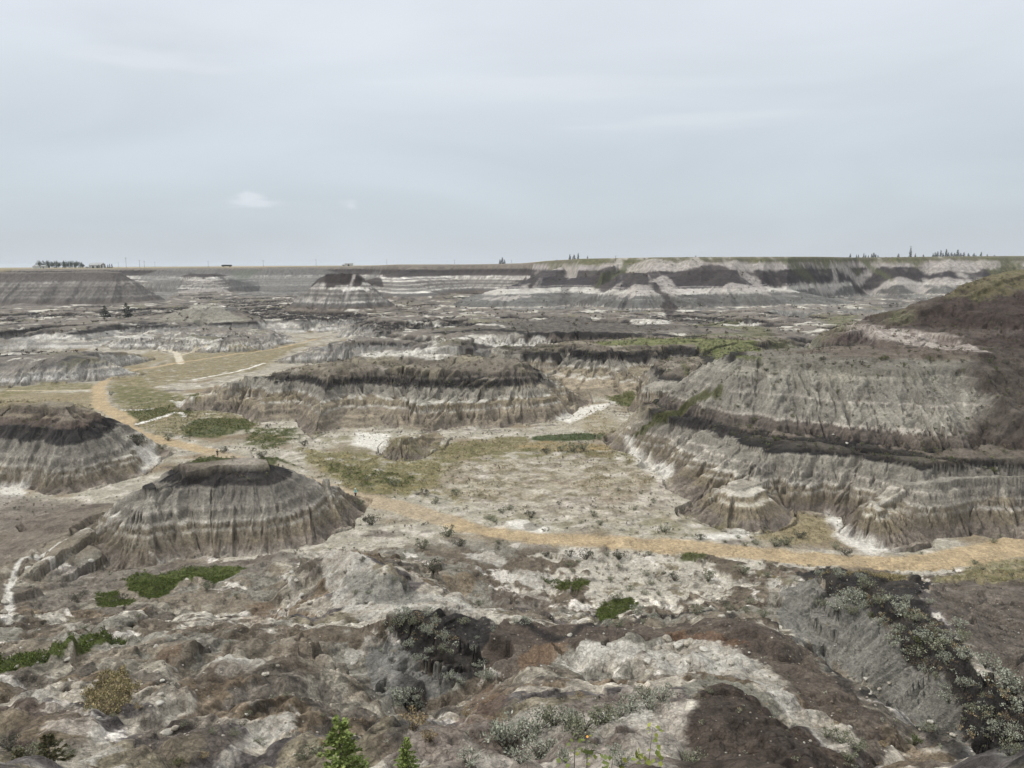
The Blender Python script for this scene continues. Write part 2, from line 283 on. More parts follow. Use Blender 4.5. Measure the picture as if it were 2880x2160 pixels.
def erode(x, y, z, gx, gy, r, fk, idm):
    sl = np.sqrt(gx * gx + gy * gy) + 1e-4
    if r.min() > 1250: return z, sl * 0
    far = ss(260, 420, r) + ss(600, 800, r)
    amt = ss(.10, .5, sl)
    amt = amt * (1 - .25 * fk) * (1 - .35 * (idm >= 100))
    dx = -gy / sl; dy = gx / sl; tot = np.zeros_like(z); cum = np.zeros_like(z)
    for o, (wl, a) in enumerate(OCT):
        wl2 = wl * 1.0
        if o >= 3 and r.min() > 330: break
        if o >= 4 and r.min() > 160: break
        if r.min() > 330: wl2 = wl * 1.9
        c, s = gully(x, y, dx, dy, wl2, o + 1)
        v = (np.clip(c * .5 + .5, 0, 1) + .002) ** .34   # narrow dark cuts between broad ribs
        h = (v - 1)
        k = a * ((2.9 - (0, .1, .5, 1.1, 1.4)[o] * fk) * (1.25, 1.2, 1.5, 1.3, 1)[o] if wl2 == wl else 2.6 - 1.9 * ss(430, 520, r))
        cum += h * k
        if o == 2 and r.min() < 330:
            c3, _ = gully(x, y, dx, dy, 3.4 if r.min() < 170 else 5.5, 23)
            cum -= (.75 if r.min() < 170 else 1.3) * ss(.5, .8, -c3) * ss(-.2, .25, fbm(x, y, 9, 2, 53)) * (1 - .3 * fk)
        tot += h * a
        # bend next octave by this one
        ndx = dx + dy * s * .55; ndy = dy - dx * s * .55; n = np.sqrt(ndx ** 2 + ndy ** 2) + 1e-4; dx, dy = ndx / n, ndy / n
    zz = z + cum * amt * np.clip(.6 + .6 * fbm(x, y, 22, 2, 41), .2, 1.2)
    # flats: small relief
    fl = 1 - ss(.15, .5, sl)
    zz = zz + fl * (.22 * fbm(x, y, 5, 3, 43, .6) + .10 * fbm(x, y, 1.3, 2, 44, .6) * (r < 350) + ((idm > 0) & (idm < 100)) * (.28 + .42 * ss(140, 190, r)) * fbm(x, y, 9, 4, 46, .55, True)) * (idm != 101)
    zz = zz + fk * (.36 * fbm(x, y, 13, 6, 45, .52, True) - .15 + .13 * fbm(x, y, 1.6, 4, 49, .6, True) - .35 * ss(.55, .95, fbm(x, y, 4.5, 4, 50, .5, True)))
    if fk.max() > 0:
        p = zz / 1.5 + .9 * fbm(x, y, 7, 3, 47, .6); fr_ = p - np.floor(p)
        zz = zz + fk * ss(26, 45, r) * ss(.05, .4, fbm(x, y, 10, 3, 48)) * (ss(.0, .14, fr_) - fr_) * 1.1
    return zz.astype(f32), (tot * amt).astype(f32)
Z2, GUL = rows(erode, X, Y, Z, GX, GY, RR, FGK, ID)
# ledges: hard thin beds stand out
def tilt(x, y): return .012 * (x + 60) * 0 + .9 * fbm(x, y, 120, 2, 51)
def ledges(x, y, z, fk, r):
    if r.min() > 1250: return z
    t = tilt(x, y); zz = z + t; jit = .25 * fbm(x, y, 7, 2, 52)
    kx, ky = [-60.], [-60.]
    for L, a in [(-38.2, .3), (-37.3, .45), (-35.6, .5), (-33.6, .25), (-31.0, .5), (-26.5, .3), (-21, .45), (-17.5, .4), (-12, .3), (-7, .3)]:
        kx += [L - .55, L - .08, L + .65]; ky += [L - .55 - a * .25, L + a * .35, L + .65]
    kx.append(30); ky.append(30)
    w = np.interp(zz + jit, kx, ky) - jit
    return (z + (w - zz) * (1 - .7 * fk)).astype(f32)
Z3 = rows(ledges, X, Y, Z2, FGK, RR)
Z3 = np.where((ID == 101)[:, :] & (RR > 1250), Z, Z3)
NX, NY = grad(Z3); SL = np.sqrt(NX ** 2 + NY ** 2)
SLM = np.sqrt(GX ** 2 + GY ** 2)
print('relief', round(time.time() - T0, 1))
# ------------------------------------------------------------------ pixel -> ground lookup
TANM = np.maximum.accumulate(Z3 / RR, axis=0)
def hit(u, v):
    d = ray(u, v); a = math.atan2(d[0], d[1]); t = d[2] / math.hypot(d[0], d[1])
    c = int(round((a + AZ0) / (2 * AZ0) * (NA - 1))); c = min(max(c, 0), NA - 1)
    i = int(np.searchsorted(TANM[:, c], t)); i = min(max(i, 1), NR - 2)
    return np.array([X[i, c], Y[i, c], Z3[i, c]])
def ground_z(x, y):
    a = math.atan2(x, y); r = math.hypot(x, y); c = (a + AZ0) / (2 * AZ0) * (NA - 1); c0 = min(max(int(c), 0), NA - 2); fc = min(max(c - c0, 0), 1)
    i = int(np.searchsorted(rr, r)) - 1; i = min(max(i, 0), NR - 2); fi = (r - rr[i]) / (rr[i + 1] - rr[i])
    a0 = Z3[i, c0] * (1 - fc) + Z3[i, c0 + 1] * fc; a1 = Z3[i + 1, c0] * (1 - fc) + Z3[i + 1, c0 + 1] * fc
    return float(a0 * (1 - fi) + a1 * fi)
# ------------------------------------------------------------------ colours (photo sRGB -> albedo)
def C(r, g, b, k=1 / 1.4):
    m_ = (r + g + b) / 3.; q_ = 1 if k == 1 else .8; r, g, b = m_ + (r - m_) * q_, m_ + (g - m_) * q_, m_ + (b - m_) * q_
    c = np.array([r, g, b]) / 255.; c = np.where(c < .04045, c / 12.92, ((c + .055) / 1.055) ** 2.4) * k
    return np.minimum(c, .85).astype(f32)
COAL = C(58, 55, 54); MAUVE = C(118, 105, 93); PALE = C(160, 154, 138); DBR = C(86, 72, 66); WHT = C(205, 200, 190); GREY = C(153, 146, 131)
TAN = C(162, 146, 118); OLV = C(146, 131, 104); SILT = C(192, 182, 166); DRY = C(154, 139, 102); GRN = C(92, 98, 52); TRAIL = C(190, 164, 122); RUST = C(130, 92, 62); BRN = C(112, 94, 82)
def lut(items):
    """items: (z_from, colour) upward; soft edges"""
    zs, cs = [], []
    for i, (z, c) in enumerate(items):
        if i: zs.append(z - .06); cs.append(items[i - 1][1])
        zs.append(z + .06); cs.append(c)
    return np.array(zs), np.array(cs)
LUTS = {
 'near': lut([(-60, C(150,136,120)), (-39.6, OLV), (-38.3, TAN), (-38.05, C(186,178,160)), (-37.8, OLV), (-37.1, C(194,186,170)), (-36.75, GREY), (-35.7, SILT), (-35.35, GREY), (-33.2, COAL), (-30.9, BRN), (-29.6, TAN), (-29.2, MAUVE)]),
 'mid': lut([(-60, C(150,136,120)), (-39.6, C(150,136,114)), (-38.0, C(166,150,124)), (-36.6, C(190,182,166)), (-36.2, OLV), (-34.8, C(186,180,166)), (-34.4, GREY), (-32.5, COAL), (-30.7, C(132,122,108)), (-30.2, C(98, 89, 79)), (-29.2, C(118,109,97)), (-28.2, C(104,96,86)), (-27.2, C(150,142,126))]),
 'J': lut([(-60, C(150,136,120)), (-39.6, OLV), (-38.4, TAN), (-38.1, WHT), (-37.8, OLV), (-36.6, SILT), (-36.2, GREY), (-34.9, GREY), (-34.0, COAL), (-31.9, MAUVE), (-30.0, SILT), (-29.6, PALE), (-26.4, SILT), (-26.1, PALE), (-23.8, PALE), (-22.0, C(128, 124, 112)), (-19.5, MAUVE), (-18.6, C(108, 92, 86)), (-16.6, C(172, 160, 150)), (-15.4, C(150, 138, 130)), (-15.0, DBR), (-6.5, C(92, 78, 68)), (-4.0, C(128, 116, 84))]),
 'far': lut([(-60, GREY), (-39, WHT), (-37.8, C(160,156,146)), (-36.6, SILT), (-36, C(150,147,140)), (-33.8, COAL), (-31.2, MAUVE), (-28, C(112, 108, 104)), (-25.4, C(206,200,188)), (-24.2, C(128, 124, 117)), (-22.6, C(170, 165, 154)), (-21.6, C(116, 110, 104)), (-19.5, C(168, 162, 152)), (-18.4, C(120, 113, 108)), (-16.4, C(188, 182, 170)), (-15, C(110, 104, 100)), (-14.2, C(222, 216, 204)), (-12.4, C(88, 79, 76)), (-8.5, C(78, 70, 68)), (-5.0, C(134, 124, 110))]),
 'right': lut([(-60, GREY), (-38.8, SILT), (-38.2, GREY), (-36.4, WHT), (-35.9, C(136, 135, 129)), (-33, C(148, 146, 139)), (-30.2, SILT), (-29.6, C(120, 119, 114)), (-24.6, C(138, 136, 129)), (-24.0, C(116, 114, 110)), (-21.8, C(190, 185, 174)), (-18.2, C(96, 90, 90)), (-17.2, C(150, 142, 138)), (-16.7, C(78, 72, 74)), (-10.5, C(92, 84, 84)), (-7.5, C(84, 77, 78)), (-5.5, C(170, 160, 154)), (-1.2, C(160, 150, 138)), (.4, C(118, 114, 88))]),
}
GRP = {}
for i, h in enumerate(HILLS):
    k = h['key']; GRP[i + 1] = 'J' if k in ('J2', 'J3', 'J4') else 'near' if k in 'K L L2 J1 J5 J6 M N2 N3'.split() else 'mid' if k in 'I T1 T2 G3'.split() else 'right' if k[0] == 'S' else 'far'
def lookup(L, z): return np.stack([np.interp(z, L[0], L[1][:, k]) for k in range(3)], -1).astype(f32)
def mix(a, b, t): return a + (b - a) * t[..., None]
def colour(x, y, z, z0, sl, slm, gul, idm, fk, r, az_, gx, gy):
    n1 = fbm(x, y, 14, 3, 61); n2 = fbm(x, y, 3.2, 3, 62); n3 = fbm(x, y, 45, 2, 63)
    far = ss(700, 1100, r)
    zz = z + tilt(x, y) + .35 * n1 + .12 * n2 + .10 * fbm(x, y, .9, 3, 60, .7)
    col = np.zeros(x.shape + (3,), f32)
    right = (az_ > WAZ[8] - .01 + .02 * n3)
    grp = np.zeros(x.shape, np.int8)
    names = ['near', 'J', 'far', 'right', 'mid']
    gm = np.zeros(210, np.int8)
    for k, g in GRP.items(): gm[k] = names.index(g)
    grp = gm[idm]; m = (idm == 0); grp = np.where(m, np.where(r > 290, 2, np.where(r > 195, 4, 0)), grp)
    wl = (idm >= 100) | ((idm == 0) & (r > 520)); grp = np.where(wl, np.where(right, 3, 2), grp)
    for k, g in enumerate(names):
        mm = grp == k
        if mm.any(): col[mm] = lookup(LUTS[g], zz[mm])
    l2 = [k + 1 for k, h in enumerate(HILLS) if h['key'] == 'L2'][0]; col = np.where((idm == l2)[..., None], col * .25 + C(134, 123, 106) * .75, col)
    # beds fade in and out sideways
    fade = ss(-.25, .35, fbm(x, y, 24, 3, 71)); base = np.zeros_like(col)
    for k, g in enumerate(names):
        mm = grp == k
        if mm.any():
            z1 = zz[mm]; base[mm] = (lookup(LUTS[g], z1 - .9) + lookup(LUTS[g], z1 + .9) + lookup(LUTS[g], z1 + 1.7) + lookup(LUTS[g], z1 - 1.7)) / 4
    bright = ss(.33, .5, col[..., 1]); dark = 1 - ss(.04, .08, col[..., 1])
    iscoal = dark
    col = mix(col, base, (1 - fade) * (.25 + .6 * bright) * (1 - dark * .9))
    st = _perlin(zz * 2.3 + n3 * 2, x * .02 + y * .013) + .7 * _perlin(zz * 5.1 + n3 * 3, x * .05 + y * .04); col = col * (1 + .2 * st[..., None])
    # dark clay wash in the gully cuts, partly painted-in shade, blurs the beds
    wash = ss(.05, .45, -gul - .05 + .15 * n1) * ss(.25, .6, slm)
    col = mix(col, np.broadcast_to(C(104, 96, 90), col.shape), wash * .42)
    bench = 1 - ss(.22, .45, slm)
    # floor
    floor = mix(np.broadcast_to(C(168, 160, 140), col.shape), SILT, ss(-.1, .5, n2))
    floor = mix(floor, C(150, 132, 104), ss(0, .5, n1)); floor = mix(floor, C(120, 108, 98), ss(.15, .55, fbm(x, y, 8, 4, 65, .65)) * .8)
    isfl = (idm == 0) & (z0 < -38.2)
    floor = np.where((r > 300)[..., None], floor * .92, floor)
    # tops: dull brown or grassy
    top = mix(np.broadcast_to(C(138, 126, 110), col.shape), C(150, 139, 114), ss(-.2, .4, n1))
    top = mix(top, C(108, 97, 86), ss(-.05, .5, fbm(x, y, 7, 4, 73, .65)) * .75); top = mix(top, C(178, 168, 152), ss(.2, .5, fbm(x, y, 11, 4, 74, .6)) * .7)
    tk = bench * ((idm > 0) & (idm < 100) & ((grp < 2) | (grp == 4))) * ss(-33, -31, z) * np.where(grp == 1, .35, 1)
    col = mix(col, top, tk * .8)
    fm = (bench * isfl).astype(f32); fm = np.maximum(fm, (1 - ss(-40.2, -39.3, z0)) * ((idm == 0)) )
    col = mix(col, floor, fm)
    mid = (idm == 0) & ~isfl & (r > 150) & (fk < .1)
    fb = mix(np.broadcast_to(C(128, 119, 108), col.shape), C(84, 80, 78), ss(0, .45, fbm(x, y, 16, 4, 75, .65))); fb = mix(fb, C(188, 182, 168), ss(.12, .4, fbm(x, y, 20, 5, 76, .65)))
    fb = mix(fb, C(128, 124, 88), ss(.15, .5, fbm(x, y, 34, 4, 77, .6)) * .5)
    fb = fb * np.where(r > 300, 1.12, 1)[..., None]
    col = mix(col, fb, np.clip(bench * (mid | ((idm > 0) & (idm < 100) & (grp == 2) & (z < -28))) * .9, 0, 1))
    rw = (grp == 3) & (r > 480)
    if rw.any():
        q = az_ * 700 + .9 * z * np.where(fbm(az_ * 700, r * 0, 160, 1, 55) > 0, 1, -1); e = fbm(q, z * .6, 38, 4, 56, .6); sp = fbm(q, z * 1.2, 9, 3, 57, .65)
        col = mix(col, C(176, 168, 158), rw * ss(.12, .4, e + .3 * sp) * .75 * ss(-26, -18, z)); col = mix(col, C(112, 112, 86), rw * ss(.2, .45, fbm(q + 300, z, 60, 3, 58)) * ss(-14, -2, z) * .8)
        col = mix(col, C(96, 90, 88), rw * ss(.05, .4, -e + .4 * sp) * .5 * (1 - ss(-16, -8, z)))
    # prairie top
    pr = (idm == 101)
    prc = mix(np.broadcast_to(C(150, 138, 104), col.shape), C(176, 156, 116), ss(-.2, .5, fbm(x, y, 140, 2, 66)))
    col = np.where(pr[..., None], prc, col)
    # ---- foreground: patchwork that follows weak beds
    if fk.max() > 0:
        b = (z * 1.0 + 2.2 * n1 + 3.2 * n3 + .9 * n2)
        pal = np.array([C(132,120,102), C(152,143,125), C(116,106,93), C(126,109,87), C(164,154,137), C(104,96,92), C(134,123,100), C(172,164,148), C(116,103,86), C(134,128,114)])
        b = b + .5 * fbm(x, y, 1.4, 5, 59, .66); idx = b * .8; i0 = np.floor(idx).astype(np.int32); fr = ss(.38, .62, idx - i0)
        fc = pal[i0 % 10] * (1 - fr[..., None]) + pal[(i0 + 1) % 10] * fr[..., None]
        fc = mix(fc, C(198, 190, 178), ss(.28, .42, fbm(x + z, y, 5.5, 6, 67, .64)) * .85)
        fc = mix(fc, C(98, 88, 79), ss(.2, .38, fbm(x, y, 2.4, 5, 68, .68)) * .6)
        col = mix(col, fc * 1.14, ss(.2, .8, fk) )
    if r.min() < 420:
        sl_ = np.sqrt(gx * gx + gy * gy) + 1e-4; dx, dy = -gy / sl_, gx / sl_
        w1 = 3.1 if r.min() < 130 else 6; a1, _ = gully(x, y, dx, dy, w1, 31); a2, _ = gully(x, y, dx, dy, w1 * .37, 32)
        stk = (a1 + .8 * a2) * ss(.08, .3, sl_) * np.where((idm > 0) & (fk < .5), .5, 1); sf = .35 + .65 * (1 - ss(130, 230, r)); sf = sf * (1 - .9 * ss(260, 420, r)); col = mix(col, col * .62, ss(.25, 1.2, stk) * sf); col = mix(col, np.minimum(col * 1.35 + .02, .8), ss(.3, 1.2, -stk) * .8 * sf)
    col = col * (1 + (.22 * fbm(x, y, .7, 3, 69, .7) * (1 - ss(60, 140, r)) + .16 * fbm(x, y, 2.5, 3, 70, .7) * (r < 400) + .14 * fbm(x, y, 8, 3, 72, .7))[..., None])
    return np.maximum(col, .012)
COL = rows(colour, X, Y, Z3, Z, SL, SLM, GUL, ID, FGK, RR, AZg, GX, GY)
print('colour', round(time.time() - T0, 1))
# ------------------------------------------------------------------ ground cover laid out on the terrain
COVER = {}
def region(P, pad):
    r = np.hypot(P[:, 0], P[:, 1]); a = np.arctan2(P[:, 0], P[:, 1])
    i0 = max(int(np.searchsorted(rr, r.min() - pad)) - 1, 0); i1 = min(int(np.searchsorted(rr, r.max() + pad)) + 2, NR)
    da = pad / max(r.min(), 3)
    j0 = max(int((a.min() - da + AZ0) / (2 * AZ0) * (NA - 1)), 0); j1 = min(int((a.max() + da + AZ0) / (2 * AZ0) * (NA - 1)) + 2, NA)
    return slice(i0, i1), slice(j0, j1)
def apply(S, k, col, cover=None, mott=.35, seed=1, col2=None):
    x, y = X[S], Y[S]; c = np.broadcast_to(col, COL[S].shape)
    if cover in ('dry', 'green', 'trail'): k = k * np.where(RR[S] > 100, 1 - ss(.22, .42, SLM[S]), 1)
    if col2 is not None: c = mix(c, col2, ss(-.25, .35, fbm(x, y, 3.5, 4, 80 + seed, .65)))
    c = c * (1 + mott * fbm(x, y, 1.6, 3, 85 + seed, .65)[..., None])
    COL[S] = mix(COL[S], c, k)
    if cover:
        if cover not in COVER: COVER[cover] = np.zeros(X.shape, f32)
        COVER[cover][S] = np.maximum(COVER[cover][S], k)
def patch(pts, col, s=1., edge=1.2, rough=1.6, cover=None, col2=None, mott=.3, holes=0., seed=1, wl=None):
    P = np.array([hit(u, v)[:2] for u, v in pts]); S = region(P, edge + rough * 2 + 2); x, y = X[S], Y[S]
    near_ = np.median(RR[S]) < 100
    sd = poly_sd(x, y, P) + rough * fbm(x, y, wl or max(rough * 3, 2), 6, 90 + seed, .66)
    if near_: edge = edge * .45
    k = ss(-edge, edge, sd) * s
    if holes: k = k * ss(-.55 + holes, -.1 + holes, fbm(x, y, 3.2, 4, 95 + seed, .62))
    apply(S, k, col, cover, mott, seed, col2)
def stroke(pts, wid, col, s=1., edge=.4, rough=.5, cover=None, col2=None, mott=.2, seed=1, proj=None):
    H = np.array([F(u, v, proj) if proj else hit(u, v) for u, v in pts]); wd = np.interp(np.arange(len(pts)), np.arange(len(wid)) * (len(pts) - 1) / max(len(wid) - 1, 1), wid)
    # smooth the line
    P = H[:, :2]; t = np.arange(len(P)); tt = np.linspace(0, len(P) - 1, len(P) * 4); P2 = []
    for q in tt:
        i = min(int(q), len(P) - 2); f = q - i; p0, p1, p2, p3 = P[max(i - 1, 0)], P[i], P[i + 1], P[min(i + 2, len(P) - 1)]
        P2.append(.5 * (2 * p1 + (p2 - p0) * f + (2 * p0 - 5 * p1 + 4 * p2 - p3) * f * f + (3 * p1 - p0 - 3 * p2 + p3) * f ** 3))
    P2 = np.array(P2); w2 = np.interp(tt, t, wd); P3 = np.concatenate([P2, w2[:, None]], 1)
    S = region(P2, max(wid) + rough * 2 + edge + 1); x, y = X[S], Y[S]
    d, _, _, w = seg_near(x, y, P3)
    k = (1 - ss(-edge, edge, d - w / 2 + rough * fbm(x, y, 3, 3, 70 + seed))) * s
    apply(S, k, col, cover, mott, seed, col2)
    return P2
OG = C(128, 122, 76); GR2 = C(86, 96, 44); OLG = C(112, 112, 64)
# valley grass
patch([(-60,845),(150,848),(212,846),(215,872),(180,885),(110,868),(0,885),(-60,890)], DRY, .85, 2.5, 3, 'dry', C(150,134,100), seed=2)
patch([(0,835),(120,822),(200,828),(205,840),(60,848),(0,860)], OG, .8, 2, 3, 'green', DRY, seed=3)
patch([(385,764),(560,752),(685,738),(640,752),(560,800),(470,815),(400,822),(330,838),(250,830),(240,818),(290,800),(340,795)], DRY, .9, 2.5, 4, 'dry', C(136,124,88), holes=.02, seed=4)
patch([(240,775),(330,757),(380,768),(330,788),(262,795)], DRY, .75, 2, 3, 'dry', holes=.05, seed=5)
patch([(230,828),(300,815),(330,840),(400,850),(440,880),(560,890),(545,925),(440,930),(330,945),(275,905),(240,870)], DRY, .85, 2, 4, 'dry', OG, holes=.05, seed=6)
patch([(240,830),(310,838),(400,860),(440,885),(400,905),(300,890),(248,862)], OLG, .8, 2, 3, 'green', OG, holes=.15, seed=7)
patch([(392,925),(430,905),(550,895),(548,920),(470,946),(395,944)], GR2, .85, 1, 2, 'green', OLG, seed=8)
patch([(270,890),(350,880),(380,892),(300,912),(275,905)], OLG, .8, 1, 1.5, 'green', seed=9)
patch([(530,925),(640,925),(650,945),(580,972),(530,962)], OLG, .8, 1, 2.5, 'green', GR2, holes=.1, seed=10)
patch([(640,965),(720,978),(860,985),(1000,988),(975,1020),(965,1048),(880,1075),(770,1066),(700,1030)], OG, .9, 1.2, 3, 'dry', C(150,136,86), holes=.05, seed=11)
patch([(700,1000),(800,1010),(900,1030),(880,1060),(780,1056),(720,1030)], C(112,110,66), .8, 1.2, 2.5, 'green', OG, holes=.1, seed=12)
patch([(905,985),(980,955),(1137,942),(1150,956),(1100,975),(1000,992)], OG, .9, 1, 2, 'dry', DRY, seed=13)
patch([(1110,962),(1180,950),(1354,944),(1365,965),(1270,975),(1120,975)], DRY, .95, 1, 1.5, 'dry', C(166,140,90), seed=14)
patch([(1150,943),(1264,936),(1312,938),(1300,946),(1260,952),(1150,952)], C(92,104,66), .95, .6, .8, 'green', seed=15)
for i, (p, c) in enumerate([([(1230,1049),(1287,1026),(1340,1034),(1320,1055),(1257,1060)], DRY), ([(1345,1054),(1364,1029),(1430,1024),(1415,1048)], DRY), ([(1005,1046),(1070,1034),(1130,1044),(1110,1055),(1030,1055)], OLG),
        ([(942,1055),(1078,1060),(1085,1074),(976,1074)], DRY), ([(1262,978),(1330,976),(1325,988),(1262,990)], C(120,104,62)), ([(1257,1014),(1380,992),(1385,998),(1310,1020),(1265,1022)], C(116,106,60)),
        ([(1060,1008),(1110,1004),(1120,1016),(1070,1020)], DRY), ([(1130,970),(1160,969),(1160,977),(1132,977)], GR2), ([(1600,1130),(1700,1105),(1790,1120),(1800,1170),(1700,1180),(1620,1160)], DRY)]):
    patch(p, c, .85, .8, 1.2, 'dry', seed=16 + i)
patch([(1040,845),(1300,870),(1400,880),(1380,930),(1300,935),(1200,925),(1240,885)], C(168,156,132), .7, 1.5, 2, seed=30)
patch([(1240,900),(1290,880),(1390,890),(1370,920),(1260,930)], DRY, .6, 1.5, 3, 'dry', holes=.15, seed=31)
patch([(1310,855),(1370,845),(1385,868),(1330,872)], OLG, .9, 1, 1.5, 'green', seed=32)
patch([(335,694),(400,665),(435,655),(475,660),(540,692),(450,702)], C(156,150,134), .8, 2, 3, None, C(138,132,116), seed=29)
patch([(960,960),(1390,950),(1440,1035),(1350,1075),(1000,1092),(900,1075),(940,1010)], OG, .85, 1.5, 3, None, DRY, holes=.3, seed=33)
patch([(640,930),(760,985),(900,990),(960,960),(860,940),(700,942)], OG, .6, 1.5, 3, None, C(150,140,110), holes=.3, seed=34)
patch([(1450,1100),(1640,1155),(1500,1165),(1200,1140),(1000,1110),(1100,1085)], C(146,136,104), .6, 1.5, 3, None, OG, holes=.38, seed=35)
# pale silt
WS = C(214, 208, 196)
for i, p in enumerate([[(288,957),(335,962),(350,990),(330,1008),(296,1032),(310,1000)], [(370,866),(423,858),(415,872),(385,876)], [(1350,944),(1380,966),(1405,988),(1460,1020),(1425,1042),(1390,1018),(1365,985)],
        [(1200,905),(1260,880),(1330,868),(1300,885),(1230,915)], [(770,935),(840,938),(830,975),(760,960)], [(0,1050),(60,1045),(60,1075),(0,1095)], [(1100,1128),(1133,1124),(1185,1140),(1185,1152),(1100,1140)], [(1480,1162),(1560,1150),(1640,1152),(1600,1168)],
        [(1790,1105),(1840,1150),(1900,1180),(1940,1192),(1870,1192),(1800,1160)]]):
    patch(p, WS, .8, .8, 1.5, seed=40 + i, mott=.2)
patch([(1130,1134),(1150,1128),(1172,1137),(1160,1146),(1135,1146)], GREY, .9, .3, .3, seed=51)
patch([(960,1000),(1250,985),(1380,1010),(1450,1050),(1480,1110),(1300,1130),(1050,1100),(960,1060)], C(190,178,160), .5, 2, 3, col2=C(140,124,106), seed=52, mott=.45)
stroke([(263,886),(300,886),(327,884)], [1.2], WS, seed=2); stroke([(297,916),(353,900),(383,891),(400,900)], [1.5], WS, seed=3); stroke([(20,844),(117,844),(197,842)], [1.6], C(190,172,140), seed=4)
stroke([(390,786),(384,770),(376,760),(330,758)], [3, 3, 1.5], C(196,184,160), seed=5); stroke([(384,770),(420,760),(443,750)], [2], C(190,176,150), seed=6)
stroke([(420,820),(520,800),(570,785)], [1.4], WS, seed=7)
TR = [(2300,1150),(2212,1174),(2113,1197),(1986,1216),(1858,1217),(1730,1206),(1602,1193),(1475,1181),(1291,1170),(1163,1161),(1035,1142),(950,1118),(865,1095),(801,1080),(763,1074),(690,1050),(580,1010),(467,979),(417,966),(350,949),(300,939),(267,922),(272,908),(247,892),(219,876),(215,856),(213,836),(233,819),(277,802),(333,793),(400,781),(500,766),(600,752),(683,732)]
stroke(TR, [7, 6.2, 5.6, 5, 4.3, 5, 4, 3.5, 4.5, 5, 4.6, 3.8, 2.6, 2.2, 2], TRAIL, .95, .8, .7, 'trail', C(176,152,114), .08, proj=-40.)
stroke([(950,1118),(865,1095),(801,1080),(763,1074),(690,1050),(580,1010),(467,979)], [5], C(176,158,130), .75, .8, .8, seed=9, proj=-40.)
# hill tops
DK2 = C(84, 72, 64)
patch([(2085,740),(2300,720),(2300,1000),(2212,985),(2140,960),(2080,930),(2130,860),(2110,800)], DK2, .85, 2, 4, None, C(104,92,82), seed=56)
patch([(1890,712),(1931,690),(1985,664),(2050,645),(2120,650),(2300,645),(2300,770),(2120,742),(2000,718)], C(92,76,68), .8, 1.5, 3, None, C(76,64,58), seed=57)
patch([(1860,722),(1960,712),(2080,738),(2150,765),(2040,756),(1900,738)], C(184,174,162), .75, .6, 1.2, None, C(150,136,126), seed=58)
patch([(1282,740),(1400,731),(1590,732),(1640,745),(1640,760),(1500,742),(1300,748)], C(112,119,64), .92, 1.5, 1.5, 'green', C(136,137,86), seed=60)
patch([(1475,786),(1560,775),(1640,773),(1640,782),(1560,790),(1480,800)], C(116,124,60), .95, 1.5, 1, 'green', seed=61)
patch([(366,1016),(409,997),(468,988),(560,986),(600,990),(656,1012),(600,995),(500,992),(430,1000)], C(92,96,50), .85, .4, .5, 'green', seed=62)
stroke([(1378,934),(1410,912),(1450,892),(1500,868),(1550,845)], [2.5], C(96,98,54), .8, seed=10)
for i, p in enumerate([[(1475,700),(1600,696),(1841,706),(1808,724),(1708,738),(1608,718)], [(1758,689),(1850,680),(1958,672),(1925,694),(1808,704)], [(1475,728),(1640,716),(1780,730),(1700,745)]]):
    patch(p, C(108,110,74), .8, 4, 6, None, C(140,134,102), seed=63 + i)
for i, p in enumerate([[(1185,572),(1250,563),(1330,560),(1300,572),(1240,590)], [(1340,560),(1420,558),(1400,575),(1350,590)], [(1600,560),(1680,562),(1640,572)], [(1730,562),(1800,560),(1860,585),(1800,575)], [(1850,562),(2000,562),(1980,580),(1900,572)], [(2100,566),(2212,562),(2212,590),(2140,590)]]):
    patch(p, C(98,102,62), .8, 3, 6, None, C(128,122,84), seed=67 + i)
patch([(2045,645),(2091,610),(2141,594),(2300,560),(2300,640),(2180,640),(2110,650)], C(132,122,86), .7, 1.5, 3, None, C(112,108,66), seed=75, holes=.05)
PL, DKD, WW = C(176,167,158), C(88,79,77), C(214,208,196)
patch([(345,584),(700,580),(830,580),(800,596),(770,592),(700,592),(640,640),(520,640),(500,612),(470,592),(410,592),(380,636),(350,650),(330,620),(300,600)], C(134,131,124), .72, 3, 6, None, C(118,116,112), seed=150)
patch([(500,585),(560,582),(540,600),(515,612)], C(108,118,98), .5, 3, 5, seed=151); patch([(392,600),(428,594),(452,594),(488,600),(440,603)], DKD, .8, 1, 2, seed=152)
for v_ in (606, 616, 630): patch([(440 - (v_ - 596) * 1.6, v_), (440 + (v_ - 596) * 1.6, v_), (444 + (v_ - 596) * 1.7, v_ + 3), (436 - (v_ - 596) * 1.7, v_ + 3)], PL, .7, 1, 1.5, seed=153)
patch([(-40,612),(320,610),(350,655),(200,664),(-40,664)], C(122,114,107), .6, 3, 6, None, C(108,101,95), seed=154)
patch([(672,618),(690,600),(712,591),(775,591),(800,603),(830,622),(806,616),(780,622),(745,618),(705,626)], C(76,66,62), .9, 1, 2, None, C(66,57,54), seed=155)
patch([(738,626),(790,624),(806,630),(742,632)], WW, .8, .8, 1.2, seed=156); patch([(655,644),(700,641),(705,646),(655,649)], PL, .8, 1, 1.5, seed=157); patch([(745,648),(840,645),(850,650),(745,654)], PL, .8, 1, 1.5, seed=158)
